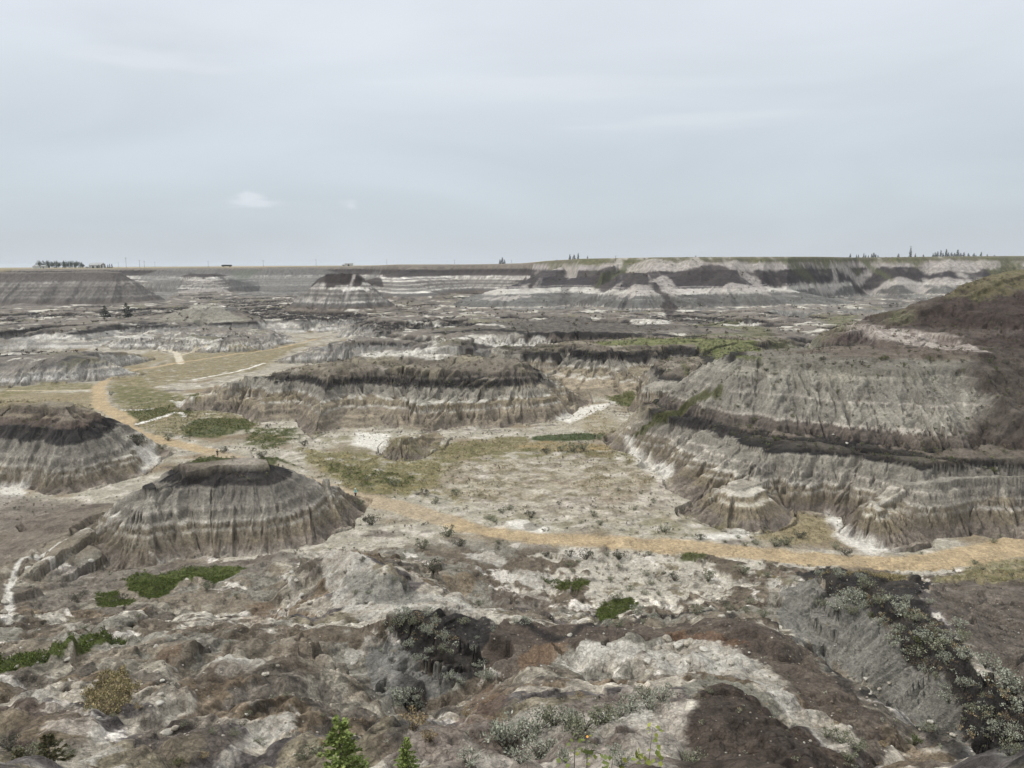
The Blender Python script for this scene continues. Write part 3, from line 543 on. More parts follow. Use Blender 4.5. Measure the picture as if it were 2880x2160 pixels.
for i, p in enumerate([[(1448,610),(1456,595),(1496,580),(1531,572),(1561,575),(1581,587),(1606,607),(1626,622),(1560,620),(1506,617)], [(1268,600),(1296,585),(1318,576),(1331,590),(1328,617),(1306,632),(1281,622)], [(1346,590),(1393,590),(1406,607),(1381,620),(1343,615)],
        [(1106,610),(1138,595),(1166,597),(1156,615),(1143,625),(1120,612)], [(1401,611),(1418,615),(1443,640),(1463,667),(1451,685),(1438,682),(1431,647),(1411,627)], [(1701,605),(1709,587),(1741,575),(1776,587),(1799,610),(1750,607)], [(1811,607),(1814,590),(1871,582),(1946,582),(1979,597),(1996,610),(1909,608),(1834,607)], [(1630,600),(1650,585),(1690,600),(1700,612),(1660,615)]]):
    patch(p, DKD, .85, 1.5, 3, None, C(74,67,67), seed=160 + i)
for i, p in enumerate([[(1408,605),(1431,595),(1451,605),(1466,632),(1461,642),(1431,630)], [(1216,572),(1256,575),(1246,595),(1226,605)], [(1331,571),(1381,569),(1456,567),(1531,569),(1496,583),(1456,590),(1406,589),(1356,588)], [(1801,567),(1884,569),(1899,576),(1814,588)], [(1941,569),(2159,566),(2156,585),(2084,589),(2021,592),(1984,586)], [(2001,607),(2034,601),(2091,606),(2059,622),(2021,622)],
        [(1588,574),(1600,572),(1640,605),(1665,640),(1650,640),(1620,612)], [(1795,570),(1803,575),(1812,620),(1800,625)], [(1575,568),(1640,566),(1700,570),(1650,584),(1600,583)]]):
    patch(p, PL, .8, 1.5, 3.5, None, C(150,142,133), seed=170 + i)
patch([(1331,642),(1368,622),(1401,615),(1406,642),(1356,648)], PL, .7, 1, 2.5, seed=180); patch([(1456,624),(1560,622),(1640,622),(1650,634),(1560,632),(1470,632)], PL, .75, 1, 3, seed=181); patch([(1730,614),(1800,612),(1820,622),(1740,624)], PL, .75, 1, 3, seed=182); patch([(1850,612),(1990,612),(2010,624),(1860,624)], PL, .75, 1, 3, seed=183)
patch([(1030,650),(1110,640),(1160,642),(1090,650)], PL, .8, 1, 2, seed=184)
for i, p in enumerate([[(1350,575),(1322,600),(1290,622)], [(1700,565),(1735,590),(1760,612)], [(1870,570),(1900,590),(1925,604)]]): stroke(p, [6, 5, 3], C(104,108,72), .7, 2, 3, seed=27 + i)
patch([(980,706),(1120,692),(1300,690),(1500,704),(1520,720),(1300,724),(1100,722),(1000,716)], C(98,91,84), .75, 3, 5, None, C(124,115,103), seed=190)
stroke([(950,719),(1060,712),(1150,721),(1250,725),(1380,722),(1500,726)], [6, 4, 6], COAL, .85, 1.5, 3, seed=30)
for i, p in enumerate([[(940,736),(1000,729),(1100,736),(1180,733),(1200,743),(1050,746)], [(1010,726),(1080,728),(1100,733),(1020,733)], [(740,694),(860,690),(900,697),(760,700)], [(940,700),(1060,700),(1100,707),(960,708)], [(560,700),(620,697),(640,705),(580,708)], [(350,735),(420,728),(480,735),(400,742)], [(60,728),(140,720),(180,735),(80,740)], [(250,726),(330,722),(330,732),(260,735)], [(775,766),(860,761),(1000,764),(980,771),(870,773),(790,771)], [(1360,695),(1450,694),(1440,700),(1370,700)], [(1560,700),(1620,697),(1640,702),(1570,704)]]):
    patch(p, WS, .75, 1.5, 3, None, C(168,162,150), seed=191 + i)
stroke([(1140,766),(1200,770),(1300,773),(1400,769),(1500,765),(1590,764)], [4, 5, 4], COAL, .85, .8, 1.2, seed=31)
# foreground
patch([(-100,1060),(120,1085),(250,1085),(190,1130),(60,1195),(-100,1260)], C(136,122,108), .75, 1.5, 2.5, col2=C(112,100,90), seed=77)
stroke([(255,1108),(183,1143),(128,1172),(80,1203),(28,1256),(8,1334)], [.5, .6, .9], WS, .8, .2, .35, seed=16)
patch([(100,1240),(200,1230),(300,1225),(500,1212),(640,1195),(640,1225),(540,1235),(300,1240),(180,1300),(90,1320)], C(140,130,116), .7, .8, 1.5, col2=C(120,108,98), seed=78)
patch([(860,1620),(1000,1560),(1150,1530),(1400,1488),(1480,1500),(1510,1560),(1475,1640),(1460,1760),(900,1760)], C(174,164,150), .9, .5, 1.0, col2=C(128,113,102), seed=79, mott=.45)
patch([(273,1246),(341,1242),(392,1229),(464,1221),(530,1229),(498,1247),(447,1258),(400,1250),(366,1278),(341,1298),(307,1294),(276,1270)], C(100,112,46), .95, .3, 1.0, 'green', C(84,96,40), seed=80)
patch([(204,1283),(236,1274),(262,1290),(294,1293),(284,1311),(209,1308)], C(90,96,40), .9, .3, .9, 'green', seed=81, holes=.1)
patch([(-30,1430),(43,1408),(81,1408),(128,1391),(192,1371),(239,1368),(279,1383),(221,1388),(170,1408),(128,1420),(106,1414),(77,1436),(26,1452),(-30,1470)], C(100,112,50), .95, .25, .7, 'green', C(82,96,38), seed=82)
patch([(1167,1248),(1274,1256),(1250,1280),(1206,1274)], C(96,98,46), .9, .4, .8, 'green', seed=83); patch([(1287,1327),(1304,1300),(1368,1292),(1378,1306),(1333,1330),(1299,1344)], C(98,102,50), .95, .3, .6, 'green', seed=84)
patch([(1475,1196),(1500,1190),(1528,1204),(1500,1213),(1470,1212)], C(92,98,46), .9, .4, .6, 'green', seed=85)
patch([(1640,1238),(1900,1240),(2100,1215),(2300,1195),(2300,1262),(2020,1258),(1930,1256)], C(152,138,98), .8, .8, 1.5, 'dry', C(124,120,72), seed=86)
patch([(185,1500),(230,1455),(270,1448),(292,1480),(285,1520),(240,1545),(180,1540)], C(136,118,84), .9, .4, .6, 'dry', C(116,98,70), seed=87)
FWH = C(186,180,168)
for i, p in enumerate([[(680,1200),(737,1190),(790,1200),(810,1232),(860,1262),(940,1285),(1010,1300),(1091,1318),(1040,1340),(960,1320),(860,1325),(760,1330),(720,1300),(700,1250)],
        [(10,1500),(70,1490),(125,1498),(80,1522),(10,1515)], [(498,1591),(560,1560),(639,1540),(650,1570),(560,1610),(500,1659),(470,1659)], [(1200,1402),(1290,1388),(1400,1400),(1370,1430),(1290,1442),(1220,1428)],
        [(1475,1362),(1538,1372),(1602,1404),(1653,1438),(1713,1502),(1745,1546),(1713,1550),(1679,1523),(1624,1472),(1560,1455),(1475,1460),(1368,1458),(1376,1429),(1436,1378)],
        [(1653,1250),(1690,1245),(1680,1268),(1708,1314),(1685,1305)], [(430,1440),(500,1420),(560,1430),(540,1450),(470,1455)], [(620,1240),(650,1260),(650,1300),(622,1290)], [(130,1600),(210,1590),(260,1620),(200,1650),(120,1640)],
        [(1000,1195),(1060,1190),(1100,1215),(1080,1225),(1010,1205)], [(1240,1560),(1350,1520),(1420,1510),(1380,1560),(1280,1600)], [(730,1420),(800,1380),(830,1400),(760,1440)], [(1730,1557),(1790,1570),(1860,1617),(1830,1630),(1760,1590)], [(1110,1236),(1180,1240),(1230,1260),(1160,1275),(1100,1255)]]):
    patch(p, FWH, .85, .4, 1.0, col2=C(168,158,142), seed=100 + i, mott=.3)
patch([(740,1245),(830,1240),(900,1275),(940,1300),(860,1312),(770,1300)], C(140,137,126), .8, .5, .8, seed=115)
for i, (p, c) in enumerate([([(0,1527),(90,1520),(200,1540),(150,1600),(0,1612)], C(122,100,78)), ([(524,1440),(430,1450),(380,1490),(400,1520),(450,1500),(560,1470)], C(116,97,76)), ([(340,1395),(400,1385),(440,1400),(400,1425),(345,1420)], C(138,106,76)),
        ([(300,1560),(450,1540),(520,1590),(400,1650),(280,1640)], C(110,96,82)), ([(560,1380),(640,1350),(720,1380),(700,1460),(600,1450)], C(120,103,84)), ([(530,1310),(580,1300),(600,1330),(560,1350),(525,1340)], C(134,104,76)),
        ([(960,1250),(1020,1236),(1040,1255),(1010,1285),(970,1280)], C(150,122,86)), ([(1060,1270),(1180,1285),(1240,1330),(1180,1350),(1100,1320)], C(118,104,94)), ([(1020,1495),(1080,1470),(1110,1500),(1060,1560),(1000,1570)], C(128,98,74)), ([(830,1595),(980,1580),(1000,1640),(850,1650)], C(110,90,80))]):
    patch(p, c, .5, .6, 1.4, seed=120 + i)
BF = C(114, 100, 86)
patch([(1045,1368),(1130,1350),(1300,1348),(1480,1345),(1640,1352),(1735,1395),(1800,1455),(1900,1540),(2060,1650),(1980,1659),(1860,1600),(1740,1530),(1660,1440),(1560,1385),(1440,1372),(1300,1385),(1200,1395),(1150,1450),(1070,1440),(1040,1400)], BF, .92, .4, .7, col2=C(98,85,75), seed=140)
patch([(1150,1395),(1210,1385),(1230,1405),(1190,1430),(1130,1450),(1120,1420)], C(138,108,80), .7, .4, .8, seed=141); patch([(1440,1365),(1540,1366),(1620,1395),(1560,1395),(1440,1380)], C(134,98,70), .6, .4, .6, seed=142)
patch([(1530,1472),(1585,1478),(1645,1517),(1688,1555),(1751,1590),(1840,1642),(1880,1700),(1475,1700),(1400,1659),(1480,1590),(1500,1520)], C(92,78,67), .95, .5, .5, col2=C(78,65,56), seed=143)
patch([(1475,1480),(1530,1462),(1600,1475),(1680,1530),(1740,1580),(1700,1560),(1640,1515),(1580,1480),(1520,1480),(1490,1510)], C(140,136,120), .9, .25, .3, seed=144)
patch([(800,1400),(845,1375),(880,1400),(905,1432),(960,1455),(1000,1465),(900,1500),(840,1520),(800,1480),(790,1440)], C(128,125,118), .95, .4, .5, seed=145)
patch([(1690,1275),(1745,1250),(1781,1276),(1837,1293),(1879,1319),(1922,1361),(1964,1421),(2050,1485),(2092,1549),(2156,1617),(2200,1690),(2080,1620),(1980,1560),(1880,1480),(1800,1430),(1720,1390),(1680,1340)], C(134,131,122), .9, .5, .8, seed=146, mott=.2)
patch([(2020,1259),(2212,1250),(2300,1300),(2300,1530),(2212,1500),(2114,1420),(2060,1350),(2000,1300)], C(108,97,86), .9, .5, .8, col2=C(124,112,100), seed=147)
patch([(1720,1236),(1794,1222),(1879,1237),(1935,1256),(2020,1258),(1992,1289),(2020,1336),(2071,1378),(2114,1446),(2165,1485),(2230,1525),(2300,1700),(2212,1680),(2156,1617),(2092,1549),(2050,1485),(1964,1421),(1922,1361),(1879,1319),(1837,1293),(1781,1276),(1747,1252)], COAL, .95, .35, .9, seed=148, mott=.5, wl=3, col2=C(78,72,66))
patch([(843,1345),(868,1322),(960,1322),(1040,1333),(1140,1345),(1070,1362),(1030,1400),(1050,1430),(1015,1468),(960,1450),(905,1430),(880,1400),(850,1378)], COAL, .93, .3, .9, seed=149, mott=.5, col2=C(76,70,65))
stroke([(1130,1345),(1260,1352),(1390,1334),(1480,1322),(1580,1328),(1680,1345)], [.8, .5, 1.2, .8], COAL, .8, .3, .3, seed=12); stroke([(880,1480),(900,1520),(890,1560),(860,1600)], [1.5, 1], C(72,68,66), .7, .4, .4, seed=13)
stroke([(1740,1395),(1790,1440),(1835,1490)], [.8], COAL, .7, .3, .3, seed=14); stroke([(1880,1500),(1964,1560),(2071,1636)], [.9], COAL, .8, .3, .4, seed=15)
lum_ = COL.mean(-1, keepdims=True); COL = np.clip(COL * np.clip(lum_ / .17, .2, 6) ** .28, .01, .8).astype(f32)
# ------------------------------------------------------------------ terrain meshes
def lk(o): bpy.context.scene.collection.objects.link(o); return o
def struct(o, label=None):
    o['kind'] = 'structure'
    if label: o['label'] = label
    return o
def noise_mat(name, bump=.5):
    m = bpy.data.materials.new(name); m.use_nodes = True; nt = m.node_tree; N = nt.nodes; L = nt.links
    bs = N['Principled BSDF']; bs.inputs['Roughness'].default_value = .95; bs.inputs['Specular IOR Level'].default_value = .15
    at = N.new('ShaderNodeAttribute'); at.attribute_name = 'Col'
    tc = N.new('ShaderNodeTexCoord')
    n1 = N.new('ShaderNodeTexNoise'); n1.inputs['Scale'].default_value = 2.2; n1.inputs['Detail'].default_value = 6; n1.inputs['Roughness'].default_value = .68
    n2 = N.new('ShaderNodeTexNoise'); n2.inputs['Scale'].default_value = .35; n2.inputs['Detail'].default_value = 5; n2.inputs['Roughness'].default_value = .65
    mr = N.new('ShaderNodeMapRange'); mr.inputs[1].default_value = .36; mr.inputs[2].default_value = .64; mr.inputs[3].default_value = .73; mr.inputs[4].default_value = 1.27
    m2 = N.new('ShaderNodeMapRange'); m2.inputs[1].default_value = .3; m2.inputs[2].default_value = .7; m2.inputs[3].default_value = .85; m2.inputs[4].default_value = 1.15
    mu = N.new('ShaderNodeMath'); mu.operation = 'MULTIPLY'
    vm = N.new('ShaderNodeVectorMath'); vm.operation = 'SCALE'
    for n in (n1, n2): L.new(tc.outputs['Object'], n.inputs['Vector'])
    L.new(n1.outputs['Fac'], mr.inputs[0]); L.new(n2.outputs['Fac'], m2.inputs[0]); L.new(mr.outputs[0], mu.inputs[0]); L.new(m2.outputs[0], mu.inputs[1])
    L.new(at.outputs['Color'], vm.inputs[0]); L.new(mu.outputs[0], vm.inputs['Scale']); L.new(vm.outputs[0], bs.inputs['Base Color'])
    n3 = N.new('ShaderNodeTexNoise'); n3.inputs['Scale'].default_value = 9; n3.inputs['Detail'].default_value = 5; n3.inputs['Roughness'].default_value = .75; L.new(tc.outputs['Object'], n3.inputs['Vector'])
    m3 = N.new('ShaderNodeMapRange'); m3.inputs[1].default_value = .36; m3.inputs[2].default_value = .64; m3.inputs[3].default_value = .72; m3.inputs[4].default_value = 1.28; L.new(n3.outputs['Fac'], m3.inputs[0])
    mv = N.new('ShaderNodeMath'); mv.operation = 'MULTIPLY'; L.new(mu.outputs[0], mv.inputs[0]); L.new(m3.outputs[0], mv.inputs[1]); L.new(mv.outputs[0], vm.inputs['Scale'])
    # popcorn clay: cells with cracks between them
    ds = N.new('ShaderNodeVectorMath'); ds.operation = 'MULTIPLY_ADD'; L.new(n1.outputs['Color'], ds.inputs[0]); ds.inputs[1].default_value = (.5, .5, .5); L.new(tc.outputs['Object'], ds.inputs[2])
    vo = N.new('ShaderNodeTexVoronoi'); vo.feature = 'DISTANCE_TO_EDGE'; vo.inputs['Scale'].default_value = 2.6; L.new(ds.outputs[0], vo.inputs['Vector'])
    v2 = N.new('ShaderNodeMapRange'); v2.inputs[1].default_value = 0; v2.inputs[2].default_value = .09; v2.inputs[3].default_value = 0; v2.inputs[4].default_value = 1; L.new(vo.outputs['Distance'], v2.inputs[0])
    vm2 = N.new('ShaderNodeMath'); vm2.operation = 'MULTIPLY_ADD'; vm2.inputs[1].default_value = .35; L.new(v2.outputs[0], vm2.inputs[0]); L.new(n1.outputs['Fac'], vm2.inputs[2])
    hs = N.new('ShaderNodeMath'); hs.operation = 'MULTIPLY_ADD'; hs.inputs[1].default_value = .5; L.new(n3.outputs['Fac'], hs.inputs[0]); L.new(vm2.outputs[0], hs.inputs[2])
    bp = N.new('ShaderNodeBump'); bp.inputs['Strength'].default_value = bump; bp.inputs['Distance'].default_value = .2
    L.new(hs.outputs[0], bp.inputs['Height']); L.new(bp.outputs[0], bs.inputs['Normal'])
    return m
EARTH = noise_mat('earth', .8)
nrm = np.stack([-NX, -NY, np.ones_like(NX)], -1); nrm /= np.linalg.norm(nrm, axis=-1, keepdims=True)
CO = np.stack([X, Y, Z3], -1).reshape(-1, 3).astype(f32); NRM = nrm.reshape(-1, 3).astype(f32); COLF = COL.reshape(-1, 3)
def grid_piece(name, mask, mat, label=None):
    """mask over quads (NR-1, NA-1)"""
    qi, qj = np.nonzero(mask)
    if len(qi) == 0: return None
    a = qi * NA + qj; quads = np.stack([a, a + 1, a + NA + 1, a + NA], 1).astype(np.int32)
    used, inv = np.unique(quads.ravel(), return_inverse=True); inv = inv.astype(np.int32)
    me = bpy.data.meshes.new(name); nv, nf = len(used), len(quads)
    me.vertices.add(nv); me.vertices.foreach_set('co', CO[used].ravel())
    me.loops.add(nf * 4); me.loops.foreach_set('vertex_index', inv)
    me.polygons.add(nf); me.polygons.foreach_set('loop_start', np.arange(nf, dtype=np.int32) * 4)
    me.polygons.foreach_set('use_smooth', np.ones(nf, bool))
    me.update(calc_edges=True)
    ca = me.attributes.new('Col', 'FLOAT_COLOR', 'POINT'); c4 = np.ones((nv, 4), f32); c4[:, :3] = COLF[used]; ca.data.foreach_set('color', c4.ravel())
    me.normals_split_custom_set_from_vertices(NRM[used])
    me.materials.append(mat); o = lk(bpy.data.objects.new(name, me)); return struct(o, label)
QID = ID[:-1, :-1].copy()
def small_clean(q): return q
groups = {}
def merge(name, keys, label):
    ks = [i + 1 for i, h in enumerate(HILLS) if h['key'] in keys]; groups[name + '|' + label] = ks
MERGE = [('J1 J2 J3 J4 J5 J6', 'big layered brown and pale grey hill rising at the right side of the canyon'),
 ('N3', 'coal topped near ridge with sagebrush and ribbed grey flank at right'), ('N2', 'coal topped near ridge end with ribbed grey flank in the middle'),
 ('K', 'rounded grey hill with dark top at the left frame edge above the pale wash'), ('L L2', 'dome shaped butte with black coal band and fluted grey flanks beside the walker'),
 ('I', 'long flat topped mesa of banded grey and brown clay in the middle of the canyon'), ('M', 'small grey clay mound on the floor below the long mesa'),
 ('T1', 'grass topped table hill with black coal band behind the long mesa'), ('T2', 'low hill with green crest and dark spruces behind the big right hill'),
 ('G1', 'dark ridge of coal and clay below the pale right rim'), ('G2', 'low brown rilled mound behind the long mesa'), ('G3', 'small dark shoulder joining mesa and grass topped table'),
 ('P2', 'low grey mound beside the pale path on the left'), ('P0 PC', 'coal capped terrace with white clay cones below it'), ('P1', 'pale cone shaped mound standing on the coal capped terrace'),
 ('B', 'broad striped butte with dark brown cap at far left'), ('C', 'small banded pyramid hill below the far left rim'), ('Q1', 'low coal capped ledge with pale scalloped foot below the far left rim'), ('Q3', 'coal capped ledge with pale rilled foot in front of the pyramid butte'), ('D', 'isolated pyramid butte with dark cap in the far middle')]
done = np.zeros(QID.shape, bool)
for keys, lab in MERGE:
    ks = [i + 1 for i, h in enumerate(HILLS) if h['key'] in keys.split()]
    m = np.isin(QID, ks); grid_piece('hill', m, EARTH, lab); done |= m
m = ((QID == 100) | np.isin(QID, [i + 1 for i, h in enumerate(HILLS) if h['key'] in ('E1', 'S1', 'S2', 'S3', 'S4')])) & ~done
grid_piece('canyon_wall', m, EARTH, 'banded canyon wall running along the far rim'); done |= m
m = (QID == 101) & ~done; grid_piece('prairie', m, EARTH, 'flat dry prairie beyond the canyon rim'); done |= m
grid_piece('ground', ~done, EARTH, 'eroded canyon floor and near slopes of bare clay')
print('mesh', round(time.time() - T0, 1))
#@THINGS
# ------------------------------------------------------------------ plants, people and small things
rng = np.random.RandomState(42)
def leaf_mat(name, rough=.7, trans=.0):
    m = bpy.data.materials.new(name); m.use_nodes = True; nt = m.node_tree; N = nt.nodes; L = nt.links; bs = N['Principled BSDF']
    bs.inputs['Roughness'].default_value = rough; bs.inputs['Specular IOR Level'].default_value = .2
    at = N.new('ShaderNodeAttribute'); at.attribute_name = 'Col'; tc = N.new('ShaderNodeTexCoord')
    n1 = N.new('ShaderNodeTexNoise'); n1.inputs['Scale'].default_value = 6; L.new(tc.outputs['Object'], n1.inputs['Vector'])
    mr = N.new('ShaderNodeMapRange'); mr.inputs[1].default_value = .3; mr.inputs[2].default_value = .7; mr.inputs[3].default_value = .75; mr.inputs[4].default_value = 1.25; L.new(n1.outputs['Fac'], mr.inputs[0])
    vm = N.new('ShaderNodeVectorMath'); vm.operation = 'SCALE'; L.new(at.outputs['Color'], vm.inputs[0]); L.new(mr.outputs[0], vm.inputs['Scale']); L.new(vm.outputs[0], bs.inputs['Base Color'])
    return m
def plain_mat(name, col, rough=.6, metal=0., ns=8):
    m = bpy.data.materials.new(name); m.use_nodes = True; nt = m.node_tree; N = nt.nodes; L = nt.links; bs = N['Principled BSDF']
    bs.inputs['Roughness'].default_value = rough; bs.inputs['Metallic'].default_value = metal
    tc = N.new('ShaderNodeTexCoord'); n1 = N.new('ShaderNodeTexNoise'); n1.inputs['Scale'].default_value = ns; n1.inputs['Detail'].default_value = 4; L.new(tc.outputs['Object'], n1.inputs['Vector'])
    mx = N.new('ShaderNodeMix'); mx.data_type = 'RGBA'; c = [float(q) for q in col]
    mx.inputs[6].default_value = (c[0] * .82, c[1] * .82, c[2] * .82, 1); mx.inputs[7].default_value = (min(c[0] * 1.15, 1), min(c[1] * 1.15, 1), min(c[2] * 1.15, 1), 1)
    L.new(n1.outputs['Fac'], mx.inputs[0]); L.new(mx.outputs[2], bs.inputs['Base Color']); return m
LEAF = leaf_mat('foliage'); BARK = plain_mat('bark', C(96, 84, 74), .9); STEMM = plain_mat('grey_stem', C(120, 112, 100), .9)
def mk(name, V, Fq, col=None, mat=None, smooth=False):
    V = np.asarray(V, f32); Fq = np.asarray(Fq, np.int32); n = Fq.shape[1]
    me = bpy.data.meshes.new(name); me.vertices.add(len(V)); me.vertices.foreach_set('co', V.ravel()); me.loops.add(Fq.size); me.loops.foreach_set('vertex_index', Fq.ravel())
    me.polygons.add(len(Fq)); me.polygons.foreach_set('loop_start', np.arange(len(Fq), dtype=np.int32) * n)
    if smooth: me.polygons.foreach_set('use_smooth', np.ones(len(Fq), bool))
    me.update(calc_edges=True)
    if col is not None:
        ca = me.attributes.new('Col', 'FLOAT_COLOR', 'POINT'); c4 = np.ones((len(V), 4), f32); c4[:, :3] = col; ca.data.foreach_set('color', c4.ravel())
    me.materials.append(mat or LEAF); return me
def quads(P, D, Nn, l, w):
    """leaf quads at P, long axis D, side from normal Nn"""
    S = np.cross(D, Nn); S /= np.linalg.norm(S, axis=1, keepdims=True) + 1e-9; l = np.asarray(l)[:, None]; w = np.asarray(w)[:, None]
    V = np.stack([P - S * w * .3, P + D * l * .5 - S * w, P + D * l, P + D * l * .5 + S * w], 1).reshape(-1, 3)
    return V, np.arange(len(P) * 4).reshape(-1, 4)
def unit(v): return v / (np.linalg.norm(v, axis=-1, keepdims=True) + 1e-9)
def bush_geo(n, seed, c1, c2, spread=1., lw=.05, tall=.75, tips=14):
    """a clump of twigs that end in dense leaf tufts; radius about 1"""
    g = np.random.RandomState(seed); a = g.rand(tips) * 6.283; rad = np.sqrt(g.rand(tips)) * .72 * spread; h = (tall * (1 - .55 * rad ** 2)) * (.65 + .45 * g.rand(tips))
    T = np.stack([np.cos(a) * rad, np.sin(a) * rad, h], 1); k = g.randint(0, tips, n); rr_ = (.13 + .14 * g.rand(tips))[k]
    off = unit(g.randn(n, 3)) * (rr_ * g.rand(n) ** .4)[:, None]; off[:, 2] *= .8
    low = g.rand(n) < .3; P = T[k] + off; P[low] = T[k][low] * g.rand(low.sum(), 1) * np.array([1, 1, 1]) + g.randn(low.sum(), 3) * .07; P[:, 2] = np.maximum(P[:, 2], .0)
    D = unit(off * 2 + np.array([0, 0, .25]) + g.randn(n, 3) * .12); V, Q = quads(P, D, unit(g.randn(n, 3)), lw * (1.6 + g.rand(n)), lw * (.55 + .4 * g.rand(n)))
    t = g.rand(n)[:, None]; col = c1 * (1 - t) + c2 * t; col = col * (.85 + .35 * g.rand(tips))[k][:, None]; col = np.repeat(col, 4, 0)
    m = tips if n > 100 else 3; Pb = np.zeros((m, 3)); Db = unit(T[:m]); Vb, Qb = quads(Pb, Db, unit(g.randn(m, 3)), np.linalg.norm(T[:m], axis=1), np.full(m, .018 if n > 100 else .03))
    V = np.concatenate([V, Vb]); Q = np.concatenate([Q, Qb + n * 4]); col = np.concatenate([col, np.broadcast_to(C(110, 98, 84), (m * 4, 3))])
    return V, Q, col, T
def tube(path, rads, ns=6):
    path = np.array(path, float); V = []; n = len(path)
    for i in range(n):
        d = unit(path[min(i + 1, n - 1)] - path[max(i - 1, 0)]); u = unit(np.cross(d, [0.3, .9, .1])); v = np.cross(d, u)
        for k in range(ns): V.append(path[i] + (u * math.cos(6.2832 * k / ns) + v * math.sin(6.2832 * k / ns)) * rads[i])
    Q = [[i * ns + k, i * ns + (k + 1) % ns, (i + 1) * ns + (k + 1) % ns, (i + 1) * ns + k] for i in range(n - 1) for k in range(ns)]
    m = len(V); V += [path[0], path[-1]]
    for k in range(ns): Q.append([m, (k + 1) % ns, k, k]); Q.append([m + 1, (n - 1) * ns + k, (n - 1) * ns + (k + 1) % ns, (n - 1) * ns + (k + 1) % ns])
    return V, Q
def join(parts):
    V, Q, o = [], [], 0
    for v, q in parts: V += [list(map(float, p)) for p in v]; Q += [[i + o for i in f] for f in q]; o += len(v)
    return V, Q
def pymesh(name, V, Q, mat, smooth=True):
    me = bpy.data.meshes.new(name); me.from_pydata([tuple(v) for v in V], [], [tuple(dict.fromkeys(q)) for q in Q]); me.update(); me.materials.append(mat)
    for p in me.polygons: p.use_smooth = smooth
    return me
def tag(o, label, cat, group=None):
    o['label'] = label; o['category'] = cat
    if group: o['group'] = group
    return o
def put(name, me, parent=None, loc=None):
    o = lk(bpy.data.objects.new(name, me)); o.parent = parent
    if loc is not None: o.location = loc
    return o
TINT = dict(silver=(C(186, 188, 168), C(138, 142, 118)), sage=(C(158, 158, 128), C(108, 112, 84)), olive=(C(122, 124, 78), C(88, 94, 54)), green=(C(98, 112, 52), C(70, 84, 36)),
            tan=(C(184, 162, 118), C(148, 126, 88)), dark=(C(110, 108, 88), C(78, 78, 62)), brown=(C(128, 112, 90), C(96, 84, 70)))
BM = {}
for t, (a, b) in TINT.items():
    BM[t] = []
    for q in range(4):
        V, Qd, cl, T = bush_geo(420, 100 + q + len(t) * 7, a, b, spread=1 if q % 2 else .9, tall=(.75, .9, .6, .8)[q]); me = mk('foliage_clump', V, Qd, cl)
        st = [tube([(0, 0, -.1), tuple(p * .5 + np.array([0, 0, .05])), tuple(p * .95)], [.035, .022, .01], 4) for p in T[:10]]
        BM[t].append((me, pymesh('twigs', *join(st), STEMM)))
WHAT = dict(silver='silvery', sage='grey-green', olive='olive', green='leafy green', tan='straw coloured', dark='dark', brown='brown twiggy')
ORD = 'first second third fourth fifth sixth seventh eighth ninth tenth eleventh twelfth thirteenth fourteenth fifteenth sixteenth seventeenth eighteenth nineteenth twentieth'.split()
def ordw(i):
    if i < 20: return ORD[i]
    return ('twenty', 'thirty', 'forty', 'fifty', 'sixty', 'seventy')[(i + 1) // 10 - 2] + ('-' + ORD[(i + 1) % 10 - 1] if (i + 1) % 10 else 'th')
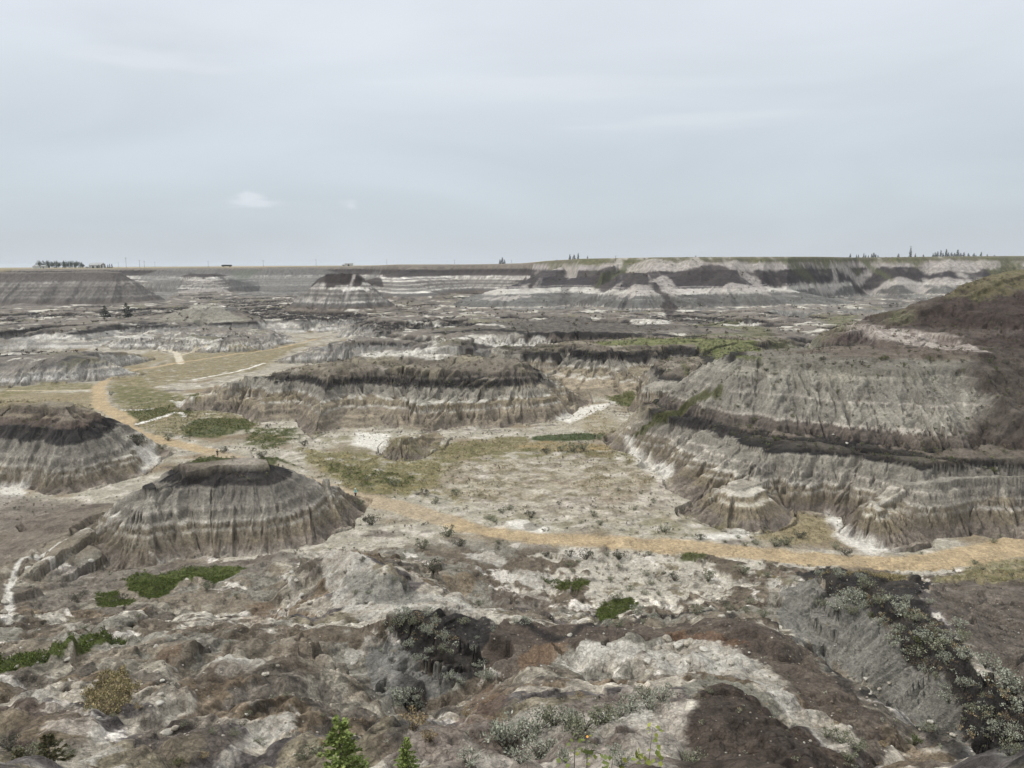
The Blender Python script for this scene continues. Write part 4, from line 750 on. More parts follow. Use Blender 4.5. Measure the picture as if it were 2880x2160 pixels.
ZONES = {
 'on the valley floor beyond the trail': ('sage', [(968,1146,44),(1057,1114,25),(1069,1121,22),(1099,1093,28),(1084,1101,20),(1148,1112,27),(1297,1127,24),(1282,1110,22),(1255,1127,12),(1372,1095,20),(1334,1057,12),(1385,1064,12),(1434,1140,32),(1208,1087,15),(1412,1082,18),(942,1080,20),(918,1063,24),(984,1063,26),(852,1042,26),(793,1033,16),(1235,965,34),(1212,968,26),(1262,966,28),(1180,972,26),(1513,1157,28),(1594,1159,15),(1649,1148,20),(776,1084,26),(801,1122,38)]),
 'between trail and near clay mounds': ('sage', [(912,1174,38),(993,1170,35),(937,1223,45),(869,1204,18),(882,1227,16),(1078,1170,20),(1074,1182,12),(1178,1197,22),(1231,1195,26),(1265,1199,34),(1227,1216,26),(1250,1212,16),(1236,1233,14),(1312,1195,22),(1338,1199,34),(1338,1223,18),(1395,1238,24),(1404,1195,16),(1436,1238,10),(1321,1248,20),(1359,1270,24),(1334,1287,32),(1395,1278,24),(1423,1282,16),(1457,1246,32),(1406,1257,20),(1289,1227,12),(1602,1229,34),(1530,1248,36),(1747,1221,10),(1692,1229,14)]),
 'beside the trail under the big hill': ('sage', [(1611,1174,18),(1634,1170,26),(1676,1170,36),(1700,1168,34),(1726,1153,30),(1805,1178,30),(1826,1191,28),(1990,1195,8),(2145,1170,18),(2160,1159,12),(2105,1214,16)]),
 'on the flat behind the domed butte': ('dark', [(297,952,38),(350,964,20),(483,970,26),(363,945,24),(580,919,14),(543,970,16),(657,956,22),(567,982,24),(410,885,14),(240,850,14)]),
 'on the black middle ridge crest': ('silver', [(861,1353,34),(886,1357,30),(920,1357,28),(959,1372,28),(929,1378,20),(882,1387,28),(929,1404,24),(899,1421,24),(920,1425,14),(957,1419,24),(942,1342,22),(874,1331,36),(925,1323,26),(848,1361,22),(1067,1361,16),(1021,1402,18),(1031,1376,12),(1001,1340,26),(1140,1340,30),(1112,1340,20),(1035,1434,26),(1053,1457,34),(1036,1457,20),(972,1461,28),(997,1472,20),(823,1404,14)]),
 'below the black middle ridge': ('silver', [(861,1498,50),(895,1502,36),(899,1525,36),(865,1519,26)]),
 'on the pale rilled mound': ('dark', [(1035,1302,22),(1116,1300,14),(767,1280,16),(797,1278,16),(791,1302,10),(746,1236,14),(852,1253,14),(831,1242,10),(780,1206,22)]),
 'in the silvery thicket near the bottom': ('silver', [(1099,1600,84),(1080,1580,60),(1167,1617,68),(1125,1638,40),(1163,1557,70),(1197,1549,60),(1248,1578,60),(1261,1561,60),(1308,1544,55),(1363,1523,50),(1402,1515,50),(1431,1502,45),(1392,1500,36),(1291,1549,50),(1014,1642,50),(1342,1642,40),(1220,1638,40),(1270,1617,40),(1329,1617,34),(1134,1580,60),(1340,1535,46),(1225,1552,50)]),
 'on the dark slope at lower right': ('silver', [(1496,1630,52),(1532,1493,20),(1815,1591,46),(1785,1583,32),(1849,1608,44),(1837,1636,32),(2003,1568,40)]),
 'on the black coal ridge at right': ('silver', [(1811,1242,26),(1858,1244,20),(1845,1289,46),(1824,1291,36),(1871,1267,34),(1862,1302,34),(1807,1323,36),(1837,1325,26),(1773,1306,26),(1943,1319,44),(1977,1334,34),(1905,1302,30),(1998,1374,40),(2024,1391,44),(1986,1404,40),(2050,1374,34),(2079,1378,30),(2079,1417,30),(2041,1421,30),(2131,1429,40),(2071,1348,28),(1939,1361,30),(1998,1446,24),(2041,1483,22),(2050,1510,34),(2084,1489,34),(2173,1472,60),(2190,1485,50),(2143,1553,40),(2156,1587,36),(2199,1527,40),(2182,1621,40),(2020,1463,18),(2199,1591,40),(1926,1387,30),(1900,1345,24),(2100,1530,26),(2010,1300,18),(1960,1290,20),(1770,1240,20)]),
 'in the gully by the coal ridge': ('sage', [(1620,1297,24),(1573,1314,22),(1564,1300,24),(1611,1319,20),(1649,1327,24),(1504,1319,30),(1658,1242,18)]),
 'by the green patch behind the ridge': ('silver', [(1312,1348,20),(1333,1346,30),(1376,1314,30),(1389,1344,16),(1410,1330,18)]),
 'on the slopes at lower left': ('sage', [(264,1289,26),(170,1293,30),(447,1267,30),(511,1289,18),(460,1578,24),(507,1583,26),(396,1566,20),(183,1353,20),(537,1540,18),(660,1630,40),(681,1613,40),(528,1561,20),(60,1618,44),(20,1610,40),(150,1625,30),(300,1330,14),(620,1500,18),(700,1545,16),(560,1600,22),(245,1545,16),(590,1440,14)]),
 'growing green among the near stones': ('green', [(383,1647,30),(1973,1600,34),(1985,1385,30),(1880,1330,22),(1315,1530,24)]),
}
TANS = [(891,1558,66),(930,1590,40),(439,1630,26),(1909,1608,20),(1250,1500,22),(700,1600,26),(1010,1540,30),(300,1525,20)]
spots = []
for zn, (tint, L_) in ZONES.items():
    for (u, v, w_) in L_: spots.append([zn, tint, u, v, w_])
for (u, v, w_) in TANS: spots.append(['among near stones', 'tan', u, v, w_])
# bushes of the big right hill: benches and ledges
for (u0, v0, u1, v1, n, zn) in [(1620, 775, 2180, 800, 30, 'on the big hill upper bench'), (1520, 925, 2150, 1015, 26, 'on the big hill coal ledge'), (1450, 850, 1620, 900, 14, 'on the big hill left shoulder'), (1650, 800, 2100, 900, 14, 'on the big hill pale face')]:
    for _ in range(n):
        t = rng.rand(); spots.append([zn, ['dark', 'olive', 'sage'][rng.randint(3)], u0 + (u1 - u0) * t, (v0 + (v1 - v0) * (t if 'ledge' in zn else rng.rand())) + rng.randn() * 7, 8 + 9 * rng.rand()])
print('individual shrubs', len(spots)); spots = spots[:300]
byz = {}
for s_ in spots: byz.setdefault(s_[0], []).append(s_)
for zn, L_ in byz.items():
    L_.sort(key=lambda q: q[2])
    med = sorted(q[4] for q in L_)[len(L_) // 2]
    for i, (z_, tint, u, v, w_) in enumerate(L_):
        p = hit(u, v + w_ * .3); dist = np.linalg.norm(p); R_ = max(w_ / 2 * dist / FPX * (1.45 if 'ridge' in zn or 'thicket' in zn else 1.25), .12)
        tn = tint if rng.rand() < .65 else {'sage': 'dark', 'silver': 'sage', 'dark': 'sage', 'tan': 'tan', 'green': 'olive', 'olive': 'dark'}[tint]
        me, tw = BM[tn][rng.randint(4)]
        nm = 'grass_tuft' if tn == 'tan' else 'leafy_shrub' if tn in ('green', 'olive') else 'sagebrush'; kd = {'grass_tuft': 'dry grass tuft', 'leafy_shrub': 'shrub', 'sagebrush': 'sagebrush'}[nm]
        o = put(nm, me, None, (p[0], p[1], p[2] - .06 * R_)); o.scale = (R_, R_ * (.85 + .3 * rng.rand()), R_ * (.8 + .35 * rng.rand())); o.rotation_euler = (0, 0, rng.rand() * 6.28)
        size = 'large ' if w_ > med * 1.35 else 'small ' if w_ < med * .7 else ''
        tag(o, f"{size}{WHAT[tn]} {kd} {zn}, {ordw(i)} from left", 'grass tuft' if tn == 'tan' else 'shrub', 'shrubs ' + zn if tn != 'tan' else 'dry grass tufts on the near slope')
        if w_ > 30: put('twigs', tw, o)
# the uncountable small growth: merged
def merged(name, label, pts, variants, mat=LEAF):
    Vs, Qs, Cs, o = [], [], [], 0
    for (x, y, z, R_) in pts:
        V, Qd, cl = variants[rng.randint(len(variants))]; a = rng.rand() * 6.28; c, s_ = math.cos(a), math.sin(a); V2 = np.stack([V[:, 0] * c - V[:, 1] * s_, V[:, 0] * s_ + V[:, 1] * c, V[:, 2]], 1) * R_ + np.array([x, y, z])
        Vs.append(V2); Qs.append(Qd + o); Cs.append(cl * (.75 + .5 * rng.rand())); o += len(V)
    ob = put(name, mk(name, np.concatenate(Vs), np.concatenate(Qs), np.concatenate(Cs), mat)); ob['kind'] = 'stuff'; ob['label'] = label; return ob
def small(t, n, seed, lw=.16, tall=.7): return [bush_geo(n, seed + q, *TINT[t], lw=lw, tall=tall, tips=6)[:3] for q in range(4)]
AIX = np.arange(NA)
def sample(n, ok, ymin, ymax, dens=None):
    """random visible ground points where ok(i, j) holds, even in area"""
    out = []; i0 = int(np.searchsorted(rr, ymin)); i1 = int(np.searchsorted(rr, ymax)); P = rr[i0:i1] ** 2; P = P / P.sum(); tries = 0
    while len(out) < n and tries < 60:
        tries += 1; I = rng.choice(np.arange(i0, i1), 4000, p=P); J = rng.randint(20, NA - 20, 4000)
        vis = (Z3[I, J] / RR[I, J] >= TANM[I, J] - .02); k = vis & ok(I, J)
        for i, j in zip(I[k], J[k]): out.append((X[i, j], Y[i, j], Z3[i, j]))
    return out[:n]
nf = fbm(X[::4, ::4], Y[::4, ::4], 18, 3, 201)
NF = lambda I, J: nf[I // 4, J // 4]
notrail = COVER['trail'] < .2
IK = [k + 1 for k, h in enumerate(HILLS) if h['key'] in ('I', 'T1', 'G3', 'T2')]
pts = [(x, y, z, .18 + .3 * rng.rand() ** 2) for x, y, z in sample(2600, lambda I, J: (ID[I, J] == 0) & (Z[I, J] < -39) & notrail[I, J] & (NF(I, J) + .35 * rng.rand(len(I)) > .12), 95, 260)]
merged('low_scrub', 'low sage and grass clumps scattered over the valley floor', pts, small('sage', 26, 300) + small('brown', 26, 310) + small('dark', 26, 320))
pts = [(x, y, z, .25 + .45 * rng.rand() ** 2) for x, y, z in sample(1500, lambda I, J: (ID[I, J] > 0) & (ID[I, J] < 100) & (Z3[I, J] > -33) & (Z3[I, J] < -16) & (NF(I, J) + .4 * rng.rand(len(I)) > .2), 105, 330)]
pts += [(x, y, z, .3 + .5 * rng.rand() ** 2) for x, y, z in sample(900, lambda I, J: np.isin(ID[I, J], [k + 1 for k, h in enumerate(HILLS) if h['key'] in ('J2', 'J4', 'J3')]) & (SLM[I, J] < .75), 140, 260)]
pts += [(x, y, z, .3 + .5 * rng.rand() ** 2) for x, y, z in sample(900, lambda I, J: (np.abs(Z3[I, J] + 31.5) < 1.1) & (NF(I, J) > -.1), 105, 330)]
pts += [(x, y, z, .35 + .6 * rng.rand() ** 2) for x, y, z in sample(1100, lambda I, J: np.isin(ID[I, J], IK) & (Z3[I, J] > -32.8), 190, 330)]
merged('hillside_scrub', 'dark low bushes dotted over the benches and coal ledges of the hills', pts, small('dark', 30, 330) + small('olive', 30, 340) + small('brown', 26, 350))
pts = [(x, y, z, .45 + .8 * rng.rand() ** 2) for x, y, z in sample(1500, lambda I, J: (Z3[I, J] > -36) & (ID[I, J] < 101) & (NF(I, J) > .05), 330, 640)]
merged('distant_scrub', 'tiny dark bushes speckling the far badlands', pts, small('dark', 16, 360, .3) + small('brown', 16, 370, .3))
pts = [(x, y, z, .08 + .16 * rng.rand() ** 2) for x, y, z in sample(2600, lambda I, J: (FGK[I, J] > .5) & notrail[I, J] & (NF(I, J) + .5 * rng.rand(len(I)) > .1), 19, 100)]
pts += [(x, y, z, .2 + .32 * rng.rand()) for x, y, z in sample(420, lambda I, J: np.isin(ID[I, J], [k + 1 for k, h in enumerate(HILLS) if h['key'] in ('N2', 'N3')]) & (COL[I, J].mean(-1) < .06), 35, 90)]
merged('ground_scrub', 'small sage sprigs and dry tufts spread over the near slopes', pts, small('sage', 40, 380, .12) + small('brown', 40, 390, .12) + small('tan', 40, 400, .1, .5) + small('silver', 40, 410, .12))
gc = COVER['green'] + COVER['dry'] * .6
for cov, tn, nm, lb in [('green', 'green', 'green_grass', 'short green ground cover in patches on the slopes and valley floor'), ('dry', 'tan', 'dry_grass', 'dry yellow grass covering parts of the valley floor')]:
    M_ = COVER[cov]; pts = [(x, y, z, (.17 if math.hypot(x, y) < 100 else .24) * (.6 + 1. * rng.rand())) for x, y, z in sample(4200, lambda I, J: (M_[I, J] > .35 + .5 * rng.rand(len(I))) & notrail[I, J], 35, 100) + sample(3500, lambda I, J: (M_[I, J] > .5) & notrail[I, J], 100, 240)]
    tv = [bush_geo(14, 420 + q, TINT[tn][0] if tn == 'tan' else C(110, 124, 50), C(136, 128, 80) if tn == 'tan' else C(82, 98, 36), lw=.2, tall=.8, tips=5)[:3] for q in range(5)]
    merged(nm, lb, pts, tv)
# stones
STONE = noise_mat('stone', .4)
def rock_geo(seed, n=2):
    g = np.random.RandomState(seed); t = (1 + 5 ** .5) / 2
    V = np.array([(-1, t, 0), (1, t, 0), (-1, -t, 0), (1, -t, 0), (0, -1, t), (0, 1, t), (0, -1, -t), (0, 1, -t), (t, 0, -1), (t, 0, 1), (-t, 0, -1), (-t, 0, 1)], float) / 1.9
    Fc = [(0, 11, 5), (0, 5, 1), (0, 1, 7), (0, 7, 10), (0, 10, 11), (1, 5, 9), (5, 11, 4), (11, 10, 2), (10, 7, 6), (7, 1, 8), (3, 9, 4), (3, 4, 2), (3, 2, 6), (3, 6, 8), (3, 8, 9), (4, 9, 5), (2, 4, 11), (6, 2, 10), (8, 6, 7), (9, 8, 1)]
    V = list(map(tuple, V))
    for _ in range(n - 1):
        cache = {}; F2 = []
        def mid(a, b):
            k = (min(a, b), max(a, b))
            if k not in cache: p = (np.array(V[a]) + np.array(V[b])) / 2; V.append(tuple(p / np.linalg.norm(p))); cache[k] = len(V) - 1
            return cache[k]
        for a, b, c in Fc: ab, bc, ca = mid(a, b), mid(b, c), mid(c, a); F2 += [(a, ab, ca), (ab, b, bc), (ca, bc, c), (ab, bc, ca)]
        Fc = F2
    V = np.array(V); d = unit(g.randn(7, 3)); lim = .55 + .35 * g.rand(7)
    for dd, l in zip(d, lim): q = V @ dd; V = V - np.maximum(q - l, 0)[:, None] * dd
    V *= np.array([1, .8 + .3 * g.rand(), .55 + .2 * g.rand()]) * (1 + .05 * g.randn(len(V), 1))
    return V, np.array([(a, b, c, c) for a, b, c in Fc]), np.array(Fc)
RC = [C(166, 157, 142), C(146, 134, 118), C(126, 112, 98), C(182, 175, 162)]
rv = []
for q in range(6):
    V, _, T3 = rock_geo(500 + q, 1); rv.append((V, T3, np.broadcast_to(RC[q % 4], (len(V), 3))))
pts = [(x, y, z, .025 + .10 * rng.rand() ** 3) for x, y, z in sample(7000, lambda I, J: (FGK[I, J] > .5) & notrail[I, J] & (GUL[I, J] + .15 * NF(I, J) < .0), 19, 95)]
merged('loose_stones', 'pale loose stones and clay chips littering the near slopes', pts, rv, STONE)
rm = []
for q in range(5): V, _, T3 = rock_geo(520 + q, 2); rm.append(mk('stone', V, T3, np.broadcast_to((C(192, 184, 168), C(204, 198, 184), C(178, 168, 150))[q % 3], (len(V), 3)), STONE))
BOUL = [('pale block on the left ledge rim', [(30,1250,12),(12,1300,13),(60,1225,10),(20,1345,14),(8,1322,12)]), ('white sandstone slab on the rocky outcrop', [(1440,1380,22),(1465,1392,20),(1490,1385,24),(1520,1400,20),(1420,1400,20),(1400,1425,18),(1450,1420,22),(1490,1430,18),(1545,1420,18),(1400,1450,14),(1580,1430,14)]),
 ('pale boulder in the stony wash at lower left', [(336,1395,10),(348,1500,14),(345,1520,18),(360,1580,22),(380,1575,16),(350,1470,10),(146,1427,12),(36,1440,9),(196,1212,10),(575,1455,14),(600,1440,10)]), ('dark round stone below the white outcrop', [(1339,1492,11),(1293,1505,8)]), ('pale stone in the dry gully on the right', [(1900,1490,8),(1870,1470,9),(1920,1480,7),(2010,1560,12),(2060,1590,12),(1880,1500,7),(1560,1330,16),(1575,1322,10)]),
 ('white block lodged in the clay cliff of the pale mound', [(617,1250,12),(640,1262,10),(650,1285,12),(670,1300,14),(690,1320,12),(630,1235,9),(1230,1370,12)]), ('fallen sandstone block on the big right hill', [(2035,934,6),(1838,1047,5),(1830,960,6),(1800,945,6)])]
for base, L_ in BOUL:
    L_.sort(); 
    for i, (u, v, w_) in enumerate(L_):
        p = hit(u, v + w_ * .2); R_ = w_ / 2 * np.linalg.norm(p) / FPX * 1.15; me = rm[rng.randint(5)]
        if base.startswith('dark'): me = me.copy(); c4 = np.ones((len(me.vertices), 4), f32); c4[:, :3] = C(70, 66, 62); me.attributes['Col'].data.foreach_set('color', c4.ravel())
        o = put('boulder', me, None, (p[0], p[1], p[2] + .1 * R_)); o.scale = (R_, R_, R_ * .8); o.rotation_euler = (rng.rand() * .3, rng.rand() * .3, rng.rand() * 6.28)
        tag(o, f"{base}, {ordw(i)} from the left", 'rock', 'loose blocks: ' + base)
# ---- conifers
def spruce_geo(seed, h, wid, layers, per, needles, c1, c2, lw):
    g = np.random.RandomState(seed); P, D, N_, l = [], [], [], []
    for k in range(layers):
        t = (k + .5) / layers; z = h * (.06 + .92 * t); R_ = wid * (1 - t) ** .85 * (.8 + .4 * g.rand()) + .02 * h
        for b in range(max(3, int(per * (1 - .6 * t)))):
            a = g.rand() * 6.283; rb = R_ * (.7 + .45 * g.rand()); d = np.array([math.cos(a), math.sin(a), -.22 + .75 * t])
            m = max(3, int(needles * (.4 + .6 * (1 - t)))); s_ = g.rand(m) ** .7; p = np.array([0, 0, z]) + d * rb * s_[:, None] + g.randn(m, 3) * .035 * wid
            P.append(p); D.append(unit(d + g.randn(m, 3) * .5)); N_.append(unit(g.randn(m, 3) + np.array([0, 0, 1.2]))); l.append(np.full(m, lw) * (.7 + .6 * g.rand(m)))
    P, D, N_, l = map(np.concatenate, (P, D, N_, l)); V, Qd = quads(P, D, N_, l, l * .33); t = g.rand(len(P))[:, None]; return V, Qd, np.repeat(c1 * (1 - t) + c2 * t, 4, 0)
DG1, DG2 = C(66, 78, 58), C(44, 54, 42)
def spruce(name, x, y, z, h, wid, label, group, var, near=False, col=None, lean=0.):
    key = (var, near, col is None)
    if key not in SPM:
        c1, c2 = col or (DG1, DG2)
        V, Qd, cl = spruce_geo(600 + var, 1., .3 if near else .24, 15 if near else 18, 9 if near else 9, 60 if near else 9, c1, c2, .045 if near else .07)
        SPM[key] = (mk('crown', V, Qd, cl), pymesh('trunk', *tube([(0, 0, -.06), (0, 0, .5), (0, 0, .97)], [.022, .014, .003], 6), BARK))
    cr_, tr_ = SPM[key]; o = lk(bpy.data.objects.new(name, None)); o.empty_display_size = .2; o.location = (x, y, z); o.scale = (wid / .24, wid / .24, h); o.rotation_euler = (0, lean, rng.rand() * 6.28)
    put('crown', cr_, o); put('trunk', tr_, o); return tag(o, label, 'spruce tree', group)
SPM = {}
YG = (C(158, 174, 84), C(108, 130, 56)); DK = (C(112, 100, 62), C(70, 76, 48))
def at_px(u, v, Y_=None):
    if Y_ is None: return hit(u, v)
    p = W(u, v, Y_); return np.array([p[0], p[1], ground_z(p[0], p[1])])
for i, (u, vt, Y_, h, w_, lab, c) in enumerate([(732, 1550, 24, 3.0, .72, 'bright green young spruce at the bottom edge, left of the middle', YG), (878, 1612, 23, 2.2, .42, 'small narrow young spruce just right of the bright green one', YG), (102, 1583, 24, 2.6, .62, 'dark young spruce at the bottom left with rusty needles', DK), (38, 1618, 23, 2.0, .5, 'low dark young spruce in the bottom left corner', DK)]):
    p = W(u, vt, Y_); gz = ground_z(p[0], p[1]); h = max(p[2] - gz, 1.2)
    spruce('young_spruce', p[0], p[1], gz, h, w_ * (h / 2.6) ** .3, lab, 'young spruces along the near slope', 10 + i, True, c)
def far_spruce(u, vb, vt, w_, Y_, lab, grp, i):
    p = W(u, vb, Y_); gz = ground_z(p[0], p[1]); top = W(u, vt, Y_)[2]; h = max(top - gz, 2); spruce('spruce', p[0], p[1], gz - .3, h, w_ / 2 * Y_ / FPX, lab, grp, i % 4)
G_ = 'spruces standing on the far coal terrace'
p = hit(230, 690)
far_spruce(228, 690, 659, 20, 482, 'dark spruce on the coal terrace, left of the pair', G_, 0); far_spruce(275, 687, 653, 22, 485, 'tallest dark spruce on the coal terrace, right of the pair', G_, 1); far_spruce(238, 690, 677, 6, 483, 'tiny spruce between the two dark spruces on the coal terrace', G_, 2)
for i, (u, vb, vt, w_) in enumerate([(1512, 832, 815, 12), (1530, 825, 806, 14), (1545, 820, 800, 14), (1560, 815, 795, 14), (1573, 806, 788, 13), (1585, 800, 785, 12)]):
    far_spruce(u, vb, vt, w_, 222 - i, f"dark spruce in the hollow left of the big right hill, {ordw(i)} from the left", 'spruces in the hollow left of the big hill', i)
G_ = 'spruces on the right rim'
RT = [(1085,573,558,7),(1080,573,562,5),(1090,573,563,5),(1231,565,553,6),(1240,565,554,7),(1249,564,550,5),(1269,563,559,4),
      (1837,556,547,5),(1853,556,549,3),(1858,556,549,4),(1872,556,546,4),(1877,556,549,4),(1884,556,550,3),(1893,556,547,5),(1898,556,545,6),(1903,556,548,5),(1909,556,550,4),(1962,556,547,6),(1993,556,535,7),(2006,556,547,4),(2027,556,549,4),
      (2052,556,547,4),(2058,556,545,7),(2064,556,543,6),(2072,556,540,6),(2078,556,546,5),(2086,556,538,7),(2092,556,545,6),(2100,556,545,7),(2108,556,546,7),(2116,556,539,8),(2124,556,546,6),(2132,556,545,8),(2144,556,547,7),(2158,556,547,7),(2164,556,550,4),(2177,556,544,5),(2193,556,549,4),(2212,556,551,4)]
def au(u): return u if u < 1835 else 1835 + (u - 1835) * .83
for i, (u, vb, vt, w_) in enumerate(RT):
    Y_ = 900 if u > 1300 else 960 if u < 1100 else 720
    p = W(au(u), vb, Y_); gz = ground_z(p[0], p[1]); h = max(W(au(u), vt, Y_)[2] - W(au(u), vb, Y_)[2], 3); w2 = w_ / 2 * Y_ / FPX
    spruce('spruce', p[0], p[1], gz - .4, h + max(0, p[2] - gz), w2, f"dark spruce on the distant rim skyline, {ordw(i)} counted from the left", G_, i % 4)
# ---- farm grove and yard on the left skyline
def crown_geo(seed, n, c1, c2, lw=.1):
    g = np.random.RandomState(seed); k = 9; Cc = g.randn(k, 3) * np.array([.34, .34, .2]) + np.array([0, 0, .62]); R_ = .2 + .12 * g.rand(k); j = g.randint(0, k, n); off = unit(g.randn(n, 3)) * (R_[j] * g.rand(n) ** .35)[:, None]
    P = Cc[j] + off; V, Qd = quads(P, unit(g.randn(n, 3)), unit(g.randn(n, 3)), np.full(n, lw), np.full(n, lw * .5)); t = g.rand(n)[:, None]; return V, Qd, np.repeat(c1 * (1 - t) + c2 * t, 4, 0)
GM = [mk('crown', *crown_geo(700 + q, 420, C(104, 116, 88), C(74, 88, 66))) for q in range(4)]; GT = pymesh('trunk', *tube([(0, 0, -.1), (.02, 0, .35), (0, .02, .7)], [.035, .025, .01], 5), BARK)
FU = [79,84,88,94,99,103,107,112,117,121,126,130,134,139,143,148,152,157,161,165,170,174,178,181]
FH = [9,14,11,8,13,14,12,12,11,13,12,10,12,13,12,9,12,13,11,11,12,11,9,7]
for i, (u, h_) in enumerate(zip(FU, FH)):
    Y_ = 1250; p = W(u, 580, Y_); gz = ground_z(p[0], p[1]); H_ = h_ * Y_ / FPX * 1.05; o = lk(bpy.data.objects.new('shelterbelt_tree', None)); o.location = (p[0], p[1], gz); o.scale = (H_ * .62, H_ * .62, H_ * 1.05); o.rotation_euler = (0, 0, rng.rand() * 6.28)
    put('crown', GM[i % 4], o); put('trunk', GT, o); tag(o, f"round leafy tree of the farm shelterbelt on the far left skyline, {ordw(i)} from the left", 'tree', 'shelterbelt trees by the farm')
for i, (u, h_) in enumerate([(214,7),(220,8),(227,8),(233,7),(237,8),(242,8)]):
    far = W(u, 579, 1240); gz = ground_z(far[0], far[1]); spruce('spruce', far[0], far[1], gz - .3, h_ * 1240 / FPX * 1.15, 3.2 * 1240 / FPX / 1.6, f"small spruce before the barn on the far left skyline, {ordw(i)} from the left", 'spruces by the barn', i % 4)
def boxg(cx, cy, cz, sx, sy, sz): 
    V = [(cx + a * sx / 2, cy + b * sy / 2, cz + c * sz / 2) for a in (-1, 1) for b in (-1, 1) for c in (-1, 1)]
    return V, [(0, 1, 3, 2), (4, 6, 7, 5), (0, 4, 5, 1), (2, 3, 7, 6), (0, 2, 6, 4), (1, 5, 7, 3)]
WH = plain_mat('white_metal', C(208, 208, 204), .5); RF = plain_mat('grey_roof', C(150, 152, 152), .5, .2); DKM = plain_mat('dark_opening', C(52, 52, 54), .7); TRK = plain_mat('dark_trailer', C(48, 50, 54), .6); WOOD = plain_mat('weathered_wood', C(96, 88, 80), .9)
def building(name, u, Y_, w_, d_, hw, hr, label, cat, wall=WH, roof=RF, doors=1):
    p = W(u, 579, Y_); gz = ground_z(p[0], p[1]); o = lk(bpy.data.objects.new(name, None)); o.location = (p[0], p[1], gz); put('wall', pymesh('wall', *boxg(0, 0, hw / 2 - .3, w_, d_, hw + .6), wall, False), o)
    e = .4; V = [(-w_ / 2 - e, -d_ / 2 - e, hw), (w_ / 2 + e, -d_ / 2 - e, hw), (w_ / 2 + e, d_ / 2 + e, hw), (-w_ / 2 - e, d_ / 2 + e, hw), (-w_ / 2 - e, 0, hw + hr), (w_ / 2 + e, 0, hw + hr)]
    put('roof', pymesh('roof', V, [(0, 1, 5, 4), (2, 3, 4, 5), (0, 4, 3), (1, 2, 5), (0, 3, 2, 1)], roof, False), o)
    for k in range(doors): put('door', pymesh('door', *boxg((k - (doors - 1) / 2) * w_ / (doors + 1), -d_ / 2 - .05, hw * .35, w_ / (doors + 2) * .6, .1, hw * .7), DKM, False), o)
    return tag(o, label, cat)
building('barn', 210, 1260, 20, 12, 5, 3.5, 'pale barn with grey gable roof on the far left skyline', 'barn', doors=2)
building('farm_shed', 96, 1235, 7, 6, 4.2, 1.2, 'small white shed before the shelterbelt trees', 'shed'); building('farmhouse', 190, 1240, 6, 5, 2, 1.2, 'tiny white hut between shelterbelt and barn', 'hut')
def lathe(prof, ns=16): 
    V = [(r_ * math.cos(6.2832 * k / ns), r_ * math.sin(6.2832 * k / ns), z_) for r_, z_ in prof for k in range(ns)]; return V, [(i * ns + k, i * ns + (k + 1) % ns, (i + 1) * ns + (k + 1) % ns, (i + 1) * ns + k) for i in range(len(prof) - 1) for k in range(ns)]
for i, (u, r_, h_) in enumerate([(75, 3.2, 6), (81, 3, 6.5)]):
    p = W(u, 580, 1230); gz = ground_z(p[0], p[1]); o = lk(bpy.data.objects.new('grain_bin', None)); o.location = (p[0], p[1], gz); put('shell', pymesh('shell', *lathe([(r_, -.5), (r_, h_ * .65)]), WH), o); put('roof', pymesh('roof', *lathe([(r_ * 1.04, h_ * .65), (.4, h_), (.01, h_)]), RF), o)
    tag(o, ('left' if i == 0 else 'right') + ' one of two white conical grain bins at the far left farm', 'grain bin', 'grain bins at the farm')
building('farm_shed', 754, 1300, 13, 6, 4.0, .8, 'long low pale shed on the skyline above the dark capped butte', 'shed', roof=RF)
building('farm_shed', 743, 1300, 5, 4, 2.2, .6, 'tiny pale hut left of the long low shed on the skyline', 'hut')
p = W(490, 577, 1180); gz = ground_z(p[0], p[1]); o = lk(bpy.data.objects.new('parked_trailer', None)); o.location = (p[0], p[1], gz)
put('body', pymesh('body', *boxg(0, 0, 2.2, 15, 2.6, 2.2), TRK, False), o); put('roof', pymesh('roof', *boxg(-.5, 0, 3.5, 11, 2.5, .35), WH, False), o)
for k in (-5.5, -4, 4.6, 5.8): put('wheel', pymesh('wheel', *[q for q in (lambda V, Qd: ([(a, c_, b) for a, b, c_ in V], Qd))(*lathe([(.01, -.2), (.55, -.2), (.55, .2), (.01, .2)], 12))], TRK), o).location = (k, -1.15, .55)
tag(o, 'long dark trailer with white top parked on the left skyline', 'trailer')
